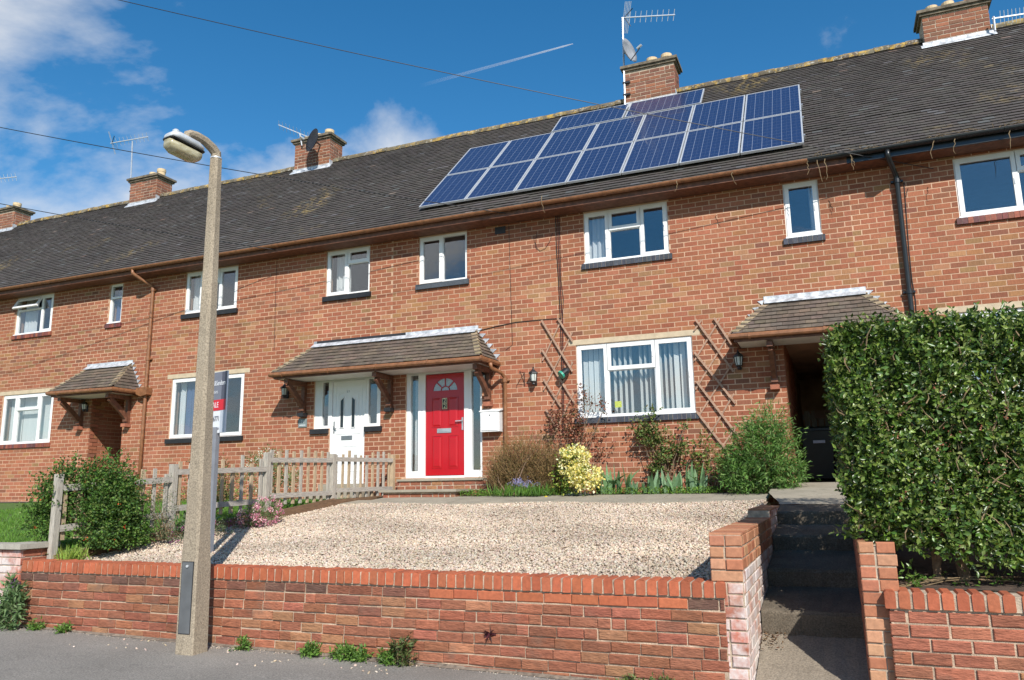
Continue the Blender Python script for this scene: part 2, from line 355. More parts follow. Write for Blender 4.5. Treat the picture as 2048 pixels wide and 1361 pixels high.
grid_sheet('road', -60, 40, -22, -10.4, lambda x, y: pav(x, -10.4)-0.12, M['asphalt'], 50, 6)
grid_sheet('pavement', -40, 30, -10.4, -6.95, pav, M['asphalt'], 140, 10, noise_amp=0.002)
kb = MB()
for i in range(76):
    x = -40+i*0.92; z = pav(x+0.46, -10.4); kb.box(x, x+0.915, -10.53, -10.395, z-0.3, z+0.003)
kb.build('kerb', M['slab'], kind='structure')
def grav_z(x, y): return 0.80+0.105*(min(max(y, -6.95), -1.75)+6.9)+0.012*math.sin(x*2.1+y*1.3)
def lawn_z(x, y): return 0.92+0.085*(min(max(y, -6.9), -1.2)+6.9)
grid_sheet('gravel_bed', fence_x, -0.93, -6.93, -1.70, lambda x, y: grav_z(x, y)-0.012, M['gravelbase'], 50, 40)
grid_sheet('lawn_ground', -26, fence_x, -6.85, -1.1, lambda x, y: lawn_z(x, y), M['grassbase'], 60, 30, noise_amp=0.006)
grid_sheet('house_side_path', -26, -8.12, -1.12, 0.3, lambda x, y: 1.42, M['slab'], 8, 2)
grid_sheet('neighbour_soil', 0.30, 9, -6.93, 0.2, lambda x, y: 0.84+0.085*(y+6.9) if y < -2 else 1.26, M['soil'], 30, 24, noise_amp=0.02)
grid_sheet('flower_bed', -8.08, -0.64, -0.72, 0.02, lambda x, y: 1.45, M['soil'], 60, 6, noise_amp=0.02)

# ---------------- concrete steps and path up to the passage
pm = MB()
def flight():
    X0, X1 = -0.70, 0.10
    ys = [-7.12, -6.1, -5.2, -4.3, -3.4]; base = [0.09, 0.36, 0.635, 0.90, 1.12]; top = [0.09, 0.55, 0.797, 1.054, 1.267]
    steps = bpy.data.objects.new('garden_path', None); COL.objects.link(steps); steps.location = (-0.3, -7.1, 0.1); ORG[steps.name] = Vector(steps.location)
    steps['kind'] = 'structure'
    for i in range(5):
        y0 = ys[i]; y1 = ys[i+1]+0.02 if i < 4 else -2.75
        za = top[i]; zb = base[i+1] if i < 4 else 1.33
        b = MB(); n = 10; xs = [X0+(X1-X0)*k/n for k in range(n+1)]; rows = []
        prof = [(y0-0.005, za-0.5), (y0-0.012, za-0.03), (y0+0.0, za-0.006), (y0+0.03, za), ((y0+y1)/2, (za+zb)/2), (y1, zb)]
        if i == 0: prof = [(-7.14, 0.05), (-7.12, za), (-6.6, 0.2), (y1, zb)]
        for (yy, z) in prof: rows.append([(x, yy+random.uniform(-.008, .008), z+random.uniform(-.006, .006)) for x in xs])
        base_i = 0
        for r in rows: b.v.extend(r)
        for j in range(len(rows)-1):
            for k in range(n): b.f.append((j*(n+1)+k, j*(n+1)+k+1, (j+1)*(n+1)+k+1, (j+1)*(n+1)+k)); b.t.append(None)
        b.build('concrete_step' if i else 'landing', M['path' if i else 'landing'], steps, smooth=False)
    b = MB(); n = 14
    for j in range(n+1):
        y = -2.77+j*(0.0+2.77)/n; z = 1.33+(y+2.77)*0.095
        w0 = -0.72-0.22*max(0, min(1, (y+2.6)/1.2)); b.v += [(w0, y, z+random.uniform(-.004, .004)), (0.35, y, z)]
        if j: b.f.append((2*j-2, 2*j-1, 2*j+1, 2*j)); b.t.append(None)
    b.build('path_ramp', M['slab'], steps)  # paler than the steps, so sunlight on the ramp is in the colour
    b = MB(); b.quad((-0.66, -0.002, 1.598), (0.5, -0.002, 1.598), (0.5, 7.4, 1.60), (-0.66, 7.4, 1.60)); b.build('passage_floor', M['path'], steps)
flight()
# paving strip in front of the house: individual slabs
patio = bpy.data.objects.new('paving_strip', None); COL.objects.link(patio); patio.location = (-4, -1.2, 1.37); ORG[patio.name] = Vector(patio.location); patio['kind'] = 'structure'
b = MB(); b.box(-8.04, -0.98, -1.70, -0.70, 1.05, 1.30); b.build('paving_bed', M['mortar_grey'], patio)
for row, (ya, yb) in enumerate(((-1.77, -1.25), (-1.24, -0.71))):
    x = -8.02+(0.3 if row else 0)
    while x < -1.0:
        w = random.choice([0.6, 0.6, 0.75, 0.9]); xe = min(x+w, -0.96)
        b = MB(); dz = random.uniform(-.004, .004); tl = random.uniform(-.004, .004)
        b.box(x+0.006, xe-0.006, ya, yb-0.008, 0, .045)
        pz = lambda y: 1.352+(y+1.77)*.088
        b.v = [(q[0], q[1], q[2]+pz(q[1])-.045+dz+(tl*(1 if k in (4, 7) else -1) if k > 3 else 0)) for k, q in enumerate(b.v)]
        b.build('paving_slab', M['slab'], patio); x = xe

# ================================================================== BRICKS
def pal_facade(z=3.0):
    r = random.random(); tanp = 0.06+0.30*math.exp(-((z-4.75)/0.55)**2)
    if r < tanp: c = random.choice([(0.36, 0.175, 0.08), (0.35, 0.155, 0.075), (0.38, 0.19, 0.10), (0.31, 0.165, 0.08)])
    elif r < tanp+0.09: c = random.choice([(0.27, 0.105, 0.06), (0.28, 0.115, 0.065), (0.24, 0.10, 0.062)])
    else: c = random.choice([(0.335, 0.122, 0.066), (0.32, 0.114, 0.062), (0.35, 0.133, 0.073), (0.305, 0.11, 0.06), (0.36, 0.142, 0.079)])
    return jit(c, 0.09, 0.04)
def pal_wall():
    r = random.random()
    if r < 0.05: c = (0.25, 0.095, 0.06)
    elif r < 0.11: c = (0.37, 0.175, 0.09)
    elif r < 0.22: c = (0.29, 0.105, 0.062)
    else: c = random.choice([(0.33, 0.122, 0.071), (0.31, 0.115, 0.067), (0.345, 0.13, 0.074), (0.30, 0.112, 0.066)])
    return jit(c, 0.15, 0.06)
def pal_dark():
    return jit(random.choice([(0.17, 0.085, 0.06), (0.21, 0.09, 0.06), (0.26, 0.10, 0.06), (0.15, 0.08, 0.06)]), 0.15)
def pal_coping(): return jit(random.choice([(0.38, 0.11, 0.052), (0.41, 0.12, 0.057), (0.35, 0.10, 0.048)]), 0.12, 0.05)
def pal_orange(): return jit(random.choice([(0.44, 0.20, 0.11), (0.47, 0.25, 0.14), (0.40, 0.155, 0.085), (0.43, 0.19, 0.105)]), 0.1)
def pal_white(): return jit(random.choice([(0.55, 0.42, 0.37), (0.60, 0.52, 0.48), (0.48, 0.27, 0.21), (0.50, 0.33, 0.27)]), 0.12)
def pal_white2(): return jit(random.choice([(0.42, 0.16, 0.11), (0.44, 0.22, 0.17), (0.50, 0.33, 0.29), (0.38, 0.13, 0.085)]), 0.12)
def chamfer_brick(mb, x0, x1, z0, z1, y0, y1, ch, j=0.0):
    r = lambda: random.uniform(-j, j)
    A = [(x0+ch+r(), y0+r()*.4, z0+ch+r()), (x1-ch+r(), y0+r()*.4, z0+ch+r()), (x1-ch+r(), y0+r()*.4, z1-ch+r()), (x0+ch+r(), y0+r()*.4, z1-ch+r())]
    B = [(x0, y0+ch, z0), (x1, y0+ch, z0), (x1, y0+ch, z1), (x0, y0+ch, z1)]
    C = [(x0, y1, z0), (x1, y1, z0), (x1, y1, z1), (x0, y1, z1)]
    fs = [(0, 1, 2, 3)]+[(4+i, 4+(i+1) % 4, (i+1) % 4, i) for i in range(4)]+[(8+i, 8+(i+1) % 4, 4+(i+1) % 4, 4+i) for i in range(4)]+[(11, 10, 9, 8)]
    mb.faces(A+B+C, fs)
_bc = {}
def brick_mesh(kind, L, h, pal, mat, depth=0.05, proud=0.006, ch=0.006, nv=14, j=0.0025):
    L = round(L, 2); key = (kind, L, round(h, 3))
    lst = _bc.setdefault(key, [])
    if len(lst) < (nv if L > 0.18 else 6):
        mb = MB(); mb.tint = pal(); chamfer_brick(mb, 0, L, 0, h, -proud, depth, ch, j)
        lst.append(mb.mesh('brick', mat)); return lst[-1]
    return random.choice(lst)
def lay(parent, start, ang, length, ncourse, ch=0.0865, bl=0.225, jt=0.011, pal=pal_wall, kind='wall', mat=None, off=0.0, depth=0.05, header=0.12, name='brick', zfirst=0, jitter=0.003, skip=None):
    start = Vector(start); u = Vector((math.cos(ang), math.sin(ang), 0)); nrm = Vector((math.sin(ang), -math.cos(ang), 0))
    for c in range(ncourse):
        x = -((c % 2)*0.5*(bl+jt)+off) % (bl+jt)-(bl+jt); z = start.z+c*ch
        while x < length-0.02:
            L = bl if random.random() > header else 0.105
            a, e = max(x, 0), min(x+L, length); x += L+jt
            if e-a < 0.03: continue
            p = start+u*a; p.z = z+random.uniform(-.0015, .0015)
            if skip and skip(p, e-a): continue
            pl = pal if not callable(getattr(pal, 'at', None)) else pal.at(p)
            me = brick_mesh(kind if isinstance(kind, str) else kind(p), e-a, ch-jt, pal, mat, depth)
            place(me, name, parent, p+nrm*random.uniform(-jitter, jitter), (random.uniform(-.006, .006), 0, ang+random.uniform(-.004, .004)))

# ================================================================== HOUSES
CH = 0.088; BZ = 1.20; WT = 6.60; G = 0.12
TH = math.radians(43); EY, EZ = -0.42, 6.755; SR = 5.52
RS = Vector((0, math.cos(TH), math.sin(TH))); RN = Vector((0, -math.sin(TH), math.cos(TH)))
def roofp(x, s, off=0.0): return Vector((x, EY, EZ))+RS*s+RN*off
def subtract(rects, o):
    out = []
    for (a, b, c, d) in rects:
        x0, x1, z0, z1 = max(a, o[0]), min(b, o[1]), max(c, o[2]), min(d, o[3])
        if x0 >= x1 or z0 >= z1: out.append((a, b, c, d)); continue
        if x0 > a: out.append((a, x0, c, d))
        if x1 < b: out.append((x1, b, c, d))
        if z0 > c: out.append((x0, x1, c, z0))
        if z1 < d: out.append((x0, x1, z1, d))
    return out
_tv = []
def tile_geo(mb, x0, x1, s0, s1, lift=0.028, th=0.011, mir=False):
    wb = .006*math.sin(.8*x0+.5*s0); lo, hi = lift+random.uniform(-.003, .005)+wb, 0.006+wb
    sk = random.uniform(-.005, .005) if random.random() > .012 else random.uniform(-.03, .03)
    P = [roofp(x0, s0+sk, lo), roofp(x1, s0-sk, lo), roofp(x1, s1, hi), roofp(x0, s1, hi), roofp(x0, s0+sk, lo-th), roofp(x1, s0-sk, lo-th)]
    if mir:
        yr = roofp(0, SR).y; P = [Vector((p.x, 2*yr-p.y, p.z)) for p in P]
        mb.faces(P, [(3, 2, 1, 0), (0, 1, 5, 4), (0, 4, 3), (1, 2, 5)])
    else: mb.faces(P, [(0, 1, 2, 3), (4, 5, 1, 0), (0, 3, 4), (1, 5, 2)])
def pal_tile():
    r = random.random()
    if r < 0.006: return jit((0.16, 0.12, 0.10), 0.2)
    if r < 0.05: return jit((0.105, 0.10, 0.098), 0.12)
    return jit((0.077, 0.067, 0.061), 0.08, 0.03)
def half_gutter(mb, x0, x1, yc, zc, r):
    n = 8; out = [(yc+r*math.cos(math.pi+math.pi*i/n), zc+r*math.sin(math.pi+math.pi*i/n)) for i in range(n+1)]
    inn = [(yc+(r-.006)*math.cos(math.pi+math.pi*i/n), zc+(r-.006)*math.sin(math.pi+math.pi*i/n)) for i in reversed(range(n+1))]
    mb.prism([(x0, y, z) for y, z in out+inn], (x1-x0, 0, 0))
def house(name, label, x0, x1, openings, loc, ind_brick=True, ind_tile=False, gut=(None, None, 'brown'), wall_gaps=(), back=True, passage=None):
    h = thing(name, label, 'house', loc)
    # wall core
    rects = [(x0, x1, BZ, WT)]
    for o in openings: rects = subtract(rects, o)
    mb = MB()
    for (a, b, c, d) in rects: mb.box(a, b, 0.0, 0.24, c, d)
    mb.build('wall', M['mortar'], h)
    # bricks
    stuff = MB(); full = []
    bl, jt = 0.2225, 0.0145
    nc = int((WT-BZ)/CH)+1
    for c in range(nc):
        z = BZ+c*CH; z1 = min(z+CH-jt, WT)
        x = math.floor((x0+30)/(bl+jt))*(bl+jt)-30+(c % 2)*0.5*(bl+jt)-(bl+jt); rs = random.Random(c*131+5)
        while x < x1:
            L = bl; a, e = max(x, x0+.002), min(x+L, x1-.002); x += L+jt
            if e-a < 0.03: continue
            pcs = [(a, e, z, z1)]
            for o in list(openings)+list(wall_gaps): pcs = subtract(pcs, (o[0]-.004, o[1]+.004, o[2]-.004, o[3]+.004))
            if len(pcs) == 1 and abs(pcs[0][1]-pcs[0][0]-bl) < 1e-6 and abs(pcs[0][3]-pcs[0][2]-(CH-jt)) < 1e-6: full.append((a, z))
            else:
                for (p, q, r, s) in pcs:
                    if q-p < 0.015 or s-r < 0.012: continue
                    stuff.tint = pal_facade(z); stuff.box5(p, q, -0.003+random.uniform(-.001, .0015), 0.03, r, s)
    key = lambda f: (Vector((f[0], 0, f[1]))-EYE).length
    full.sort(key=key); ind = full[:300] if ind_brick else []
    for (a, z) in full[len(ind):]:
        stuff.tint = pal_facade(z); stuff.box5(a+random.uniform(-.002, .002), a+bl+random.uniform(-.002, .002), -0.003+random.uniform(-.001, .0015), 0.03, z, z+CH-jt)
    for (a, z) in ind:
        band = 'tan' if random.random() < 0.42*math.exp(-((z-4.75)/0.55)**2) else 'std'
        me = brick_mesh('facade_'+band, bl, CH-jt, (lambda: pal_facade(4.75 if band == 'tan' else 2.0)), M['brick'], 0.03, 0.003, 0.002, 26, 0.0015)
        place(me, 'brick', h, (a, random.uniform(-.001, .0012), z))
    stuff.build('brickwork', M['brick'], h, kind='stuff')
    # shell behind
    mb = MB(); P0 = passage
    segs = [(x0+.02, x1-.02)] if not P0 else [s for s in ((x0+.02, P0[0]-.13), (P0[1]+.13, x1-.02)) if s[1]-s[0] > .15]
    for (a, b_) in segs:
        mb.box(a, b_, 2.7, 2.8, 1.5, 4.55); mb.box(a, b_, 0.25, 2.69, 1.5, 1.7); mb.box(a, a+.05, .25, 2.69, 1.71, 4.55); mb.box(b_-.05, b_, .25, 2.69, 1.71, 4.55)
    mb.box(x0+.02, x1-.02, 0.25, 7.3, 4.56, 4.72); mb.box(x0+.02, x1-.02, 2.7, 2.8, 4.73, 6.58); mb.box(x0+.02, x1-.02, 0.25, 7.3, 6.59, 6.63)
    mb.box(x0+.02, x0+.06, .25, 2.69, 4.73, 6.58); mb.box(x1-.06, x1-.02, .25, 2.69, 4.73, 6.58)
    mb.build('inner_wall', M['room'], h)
    mb = MB(); bsegs = [(x0, x1)] if not P0 else [(x0, P0[0]), (P0[1], x1)]
    for (a, b_) in bsegs:
        if b_-a > .02: mb.box(a, b_, 7.35, 7.6, 0.9, 4.55)
    mb.box(x0, x1, 7.35, 7.6, 4.551, 6.62); mb.build('rear_wall', M['mortar'], h)
    # roof deck and tiles
    mb = MB(); R0 = roofp(0, SR); yr, zr = R0.y, R0.z; y2 = 2*yr-EY
    mb.prism([(x0, EY+.02, EZ-.01), (x0, yr, zr), (x0, y2-.02, EZ-.01), (x0, y2-.02, EZ-.06), (x0, yr, zr-.08), (x0, EY+.02, EZ-.06)], (x1-x0, 0, 0))
    roof = mb.build('roof', M['fascia'], h)
    st = MB(); cand = []; n = int(SR/G); tw = 0.166
    for i in range(n):
        s0 = i*G-0.035; s1 = s0+G+0.04; x = x0-(i % 2)*tw/2
        while x < x1-.01:
            a, e = max(x, x0), min(x+tw-.003, x1); x += tw
            if e-a < .02: continue
            if ind_tile and e-a > tw-.0035: cand.append((a, s0, s1))
            else: st.tint = pal_tile(); tile_geo(st, a, e, s0, s1)
            if i % 3 == 0: st.tint = pal_tile(); tile_geo(st, a, e, s0, min(s0+3*G, SR-.01), mir=True)
    cand.sort(key=lambda c: (roofp(c[0], c[1])-EYE).length)
    if ind_tile:
        for (a, s0, s1) in cand[:300]:
            if len(_tv) < 24:
                t = MB(); t.tint = pal_tile(); tile_geo(t, 0, tw-.003, 0, G+.04); _tv.append(t.mesh('roof_tile', M['tile'], roofp(0, 0)))
            place(random.choice(_tv), 'roof_tile', roof, roofp(a, s0))
        for (a, s0, s1) in cand[300:]: st.tint = pal_tile(); tile_geo(st, a, a+tw-.003, s0, s1)
    st.build('tiling', M['tile'], roof, kind='stuff')
    x = x0
    while x < x1-.02:
        e = min(x+.30, x1); t = MB(); t.tint = jit((0.15, 0.125, 0.085), 0.25); pr = []
        dz = random.uniform(-.008, .008); rr = .125
        for k in range(9):
            an = math.radians(-10+200*k/8); pr.append((yr+rr*math.cos(an), zr-.035+dz+rr*math.sin(an)))
        t.prism([(x+.004, a_, b_) for a_, b_ in pr], (e-x-.006, 0, 0)); t.build('ridge_tile', M['ridge'], roof); x = e
    # eaves
    gx0, gx1, gcol = gut; gx0 = x0 if gx0 is None else gx0; gx1 = x1 if gx1 is None else gx1
    mb = MB(); mb.box(x0, x1, EY+.015, EY+.04, 6.60, 6.735); mb.build('fascia', M['fascia' if gcol == 'brown' else 'blackplastic'], h)
    mb = MB(); mb.box(x0, x1, EY+.042, 0.002, 6.603, 6.62); mb.build('soffit', M['fascia'], h)
    mb = MB(); half_gutter(mb, gx0, gx1, EY-.045, 6.745, .058); gt = mb.build('gutter', M[gcol if gcol == 'brown' else 'blackplastic'], h)
    x = gx0+.9
    while x < gx1:
        mb = MB(); half_gutter(mb, x, x+.05, EY-.045, 6.746, .066); mb.build('gutter_joint', M[gcol if gcol == 'brown' else 'blackplastic'], gt); x += 1.85
    return h
# ---------------- windows
def ring(mb, x0, x1, z0, z1, w, y0, y1):
    mb.box(x0, x0+w, y0, y1, z0, z1); mb.box(x1-w, x1, y0, y1, z0, z1)
    mb.box(x0+w, x1-w, y0, y1, z0, z0+w); mb.box(x0+w, x1-w, y0, y1, z1-w, z1)
def window(h, x0, x1, z0, z1, cells, sill='blue', curtains=(), lintel=False, mullw=0.05):
    f = MB(); fw = 0.05; ring(f, x0, x1, z0, z1, fw, 0.03, 0.10)
    W = x1-x0; H = z1-z0; us = sorted({c[0] for c in cells}|{c[1] for c in cells})
    for u in us:
        if 0 < u < 1: f.box(x0+W*u-.024, x0+W*u+.024, 0.031, 0.099, z0+fw, z1-fw)
    for c in cells:
        if 0 < c[2] < 1: f.box(x0+W*c[0]+.024 if c[0] > 0 else x0+fw, x0+W*c[1]-.024 if c[1] < 1 else x1-fw, 0.032, 0.098, z0+H*c[2]-.022, z0+H*c[2]+.022)
    win = f.build('window', M['upvc'], h)
    for c in cells:
        a = x0+W*c[0]+(.026 if c[0] > 0 else fw+.002); b = x0+W*c[1]-(.026 if c[1] < 1 else fw+.002)
        lo = z0+H*c[2]+(.024 if c[2] > 0 else fw+.002); hi = z0+H*c[3]-(.024 if c[3] < 1 else fw+.002)
        typ = c[4] if len(c) > 4 else 'fix'
        if typ == 'fix':
            g = MB(); g.box(a-.005, b+.005, .062, .068, lo-.005, hi+.005); g.build('pane', M['glass'], win)
        elif typ == 'sash':
            s = MB(); ring(s, a-.03, b+.03, lo-.03, hi+.03, .068, .014, .06); s.build('sash', M['upvc'], win)
            g = MB(); g.box(a+.03, b-.03, .036, .042, lo+.03, hi-.03); g.build('pane', M['glass'], win)
            s = MB(); s.box(b-.025, b-.01, .002, .013, (lo+hi)/2-.05, (lo+hi)/2+.05); s.build('handle', M['upvc'], win)
        elif typ == 'open':      # top hung fanlight pushed outwards at the bottom
            an = math.radians(28); s = MB(); g = MB(); hi2 = hi+.02; L = hi-lo+.05
            up = Vector((0, math.sin(an), math.cos(an))); nn = Vector((0, -math.cos(an), math.sin(an))); top = Vector(((a+b)/2, 0.02, hi2))
            cen = top-up*(L/2); w2 = (b-a)/2+.03
            for sx in (-1, 1): s.obox(cen+Vector((sx*(w2-.032), 0, 0)), (.032, 0, 0), up*(L/2), nn*.02)
            for sz in (-1, 1): s.obox(cen+up*(sz*(L/2-.032)), (w2-.064, 0, 0), up*.032, nn*.02)
            s.build('sash', M['upvc'], win); g.obox(cen, (w2-.06, 0, 0), up*(L/2-.06), nn*.003); g.build('pane', M['glass'], win)
    for (ca, cb, ml, typ) in curtains:
        cx0, cx1 = x0+W*ca, x0+W*cb; m_ = M[ml]
        if typ == 'drape':
            n = max(8, int((cx1-cx0)/.018)); c = MB()
            for i in range(n+1):
                x = cx0+(cx1-cx0)*i/n; y = .20+.03*math.sin(i*1.1)+.012*math.sin(i*2.7); c.v += [(x, y, z0+.03), (x, y, z1-.03)]
                if i: c.f.append((2*i-2, 2*i, 2*i+1, 2*i-1)); c.t.append(None)
            c.build('curtain', m_, win, smooth=True)
        else:
            n = max(1, int((cx1-cx0)/.088))
            for i in range(n):
                x = cx0+(i+.5)*(cx1-cx0)/n; an = typ+random.uniform(-.06, .06); c = MB(); d = Vector((math.cos(an)*.043, math.sin(an)*.043, 0))
                c.obox((x, .22, (z0+z1)/2), d, Vector((-d.y, d.x, 0)).normalized()*.0012, (0, 0, H/2-.05)); c.build('blind_slat', m_, win)
    # sill
    s = MB()
    if sill == 'black' or sill == 'blueplain':
        s.box(x0-.05, x1+.05, -.055, .10, z0-.105, z0-.005)
        if sill == 'blueplain': s.tint = (0.075, 0.085, 0.10); s.t = [s.tint]*len(s.f); s.build('sill', M['bluebrick'], win)
        else: s.build('sill', M['black'], win)
    else:
        x = x0-.05
        while x < x1+.05:
            e = min(x+.076, x1+.055); s.tint = jit((0.060, 0.066, 0.082), .25) if sill == 'blue' else jit(random.choice([(0.20, 0.06, 0.05), (0.13, 0.055, 0.055), (0.25, 0.08, 0.05)]), .2)
            s.box(x, e-.006, -.042+random.uniform(-.002, .002), .10, z0-.105, z0-.006); x += .076
        sl_ = s.build('sill', M['bluebrick'], win)
        s = MB(); s.box(x0-.045, x1+.045, -.036, .09, z0-.102, z0-.012); s.build('sill_mortar', M['mortar_grey'], win)
    if sill in ('blue', 'red') and H > .9:
        s = MB(); s.box(x0-.01, x1+.01, -.02, .03, z0-.005, z0+.022); s.build('sill_nosing', M['upvc'], win)
    if lintel:
        s = MB(); s.box(x0-.14, x1+.14, -.004, .24, z1+.004, z1+.096); s.build('lintel', M['lintel'], win)
    return win
PA = (-16.30, -15.25); PC = (-0.65, 0.55)
d21 = [(-9.50, -8.66, BZ, 3.84), (-9.90, -9.50, 2.82, 3.84), (-8.66, -8.30, 2.82, 3.84)]
h20 = house('terraced_house', 'brick terraced house at the left with an open fanlight above a passage porch', -22.2, -15.25,
            [(-19.30, -17.95, 5.60, 6.585), (-16.0, -15.58, 5.60, 6.575), (-19.45, -17.62, 2.82, 4.06), (PA[0], PA[1], BZ, 3.95)], (-18.7, 0, 1.2),
            wall_gaps=[(-19.59, -17.48, 4.06, 4.16)], passage=PA)
h21 = house('terraced_house', 'brick terraced house with a white front door and black painted sills', -15.25, -8.05,
            [(-13.59, -12.07, 5.59, 6.585), (-9.69, -8.61, 5.59, 6.585), (-13.82, -11.75, 2.76, 4.12)]+d21, (-11.6, 0, 1.2),
            wall_gaps=[(-13.96, -11.61, 4.12, 4.22)])
h22 = house('terraced_house', 'brick terraced house with a red front door and solar panels on its roof', -8.05, 0.55,
            [(-7.45, -6.38, 5.60, 6.585), (-3.98, -2.42, 5.60, 6.585), (-0.46, 0.09, 5.60, 6.565), (-7.72, -6.08, 1.78, 3.83), (-4.20, -2.12, 2.78, 4.10), (PC[0], PC[1], BZ, 3.95)], (-3.7, 0, 1.2),
            ind_tile=True, gut=(None, -0.03, 'brown'), wall_gaps=[(-4.34, -1.98, 4.10, 4.20), (-7.8, -6.0, 1.62, 1.79)], passage=PC)
h23 = house('terraced_house', 'brick terraced house at the right with black gutter, behind the privet hedge', 0.55, 6.6,
            [(2.08, 3.75, 5.58, 6.56), (1.75, 3.85, 2.78, 4.10)], (3.6, 0, 1.2), ind_tile=True, gut=(-0.03, None, 'black'), wall_gaps=[(1.61, 3.99, 4.10, 4.20)])
h19 = house('terraced_house', 'house at the far left edge of which only roof and chimney show', -30.0, -22.2, [], (-26, 0, 1.2), ind_brick=False)
F, Sx, O = 'fix', 'sash', 'open'
window(h20, -19.30, -17.95, 5.60, 6.585, [(0, .68, .66, 1, O), (0, .68, 0, .66, F), (.68, 1, 0, 1, Sx)], 'red', [(.06, .40, 'curtain', 'drape')])
window(h20, -16.0, -15.58, 5.60, 6.575, [(0, 1, .66, 1, F), (0, 1, 0, .66, F)], 'red', [(.08, .4, 'bluecurtain', 'drape')])
window(h20, -19.45, -17.62, 2.82, 4.06, [(0, .28, 0, 1, Sx), (.28, .72, .68, 1, Sx), (.28, .72, 0, .68, F), (.72, 1, 0, 1, Sx)], 'red', [(.03, .27, 'blind', .5), (.29, .97, 'blind', .12)], True)
window(h21, -13.59, -12.07, 5.59, 6.585, [(0, .32, 0, 1, Sx), (.32, .65, .68, 1, Sx), (.32, .65, 0, .68, F), (.65, 1, 0, 1, Sx)], 'black', [(.04, .30, 'curtain', 'drape'), (.88, .97, 'bluecurtain', 'drape')])
window(h21, -9.69, -8.61, 5.59, 6.585, [(0, .48, 0, 1, Sx), (.48, 1, .68, 1, Sx), (.48, 1, 0, .68, F)], 'black', [(.12, .46, 'curtain', 'drape')])
window(h21, -13.82, -11.75, 2.76, 4.12, [(0, 1, 0, 1, Sx)], 'black', [(.04, .13, 'curtain', 'drape'), (.13, .33, 'bluecurtain', 'drape')], True)
window(h22, -7.45, -6.38, 5.60, 6.585, [(0, .48, 0, 1, Sx), (.48, 1, 0, 1, F)], 'blueplain', [])
window(h22, -3.98, -2.42, 5.60, 6.585, [(0, .30, 0, 1, Sx), (.30, .68, .60, 1, Sx), (.30, .68, 0, .60, F), (.68, 1, 0, 1, Sx)], 'blue', [(.03, .28, 'curtain', 'drape')])
window(h22, -0.46, 0.09, 5.60, 6.565, [(0, 1, 0, 1, Sx)], 'blue', [(.72, .95, 'curtain', 'drape')])
gw = window(h22, -4.20, -2.12, 2.78, 4.10, [(0, .275, 0, 1, Sx), (.275, .69, .63, 1, Sx), (.275, .69, 0, .63, F), (.69, 1, 0, 1, Sx)], 'blue', [(.03, .27, 'blind', .25), (.29, .48, 'blind', 1.25), (.52, .82, 'blind', 1.25), (.82, .98, 'blind', .35)], True)
window(h23, 2.08, 3.75, 5.58, 6.56, [(0, .50, 0, 1, Sx), (.50, 1, .66, 1, Sx), (.50, 1, 0, .66, F)], 'red', [])
window(h23, 1.75, 3.85, 2.78, 4.10, [(0, .28, 0, 1, Sx), (.28, .72, 0, 1, F), (.72, 1, 0, 1, Sx)], 'red', [(.03, .97, 'curtain', 'drape')], True)
st_ = MB(); st_.tint = None; st_.box(-3.53, -3.41, .056, .059, 2.94, 3.05); M['sticker'] = plain('yellow_green_sticker', (0.42, 0.48, 0.09), .5, var=.3, sc=60); st_.build('window_sticker', M['sticker'], gw)

# ---------------- text helper
def text_mesh(body, size, mat, name, parent, loc, rot=(math.pi/2, 0, 0), align='CENTER', ext=0.001, sx=1.0):
    cu = bpy.data.curves.new(name, 'FONT'); cu.body = body; cu.size = size; cu.align_x = align; cu.align_y = 'CENTER'; cu.extrude = ext
    tmp = bpy.data.objects.new(name+'_curve', cu); COL.objects.link(tmp)
    dg = bpy.context.evaluated_depsgraph_get(); me = bpy.data.meshes.new_from_object(tmp.evaluated_get(dg)); bpy.data.objects.remove(tmp)
    me.materials.clear(); me.materials.append(mat)
    o = bpy.data.objects.new(name, me); COL.objects.link(o); o.scale = (sx, 1, 1); o.rotation_euler = rot
    if parent: o.parent = parent; o.location = Vector(loc)-org_of(parent)
    else: o.location = loc
    return o
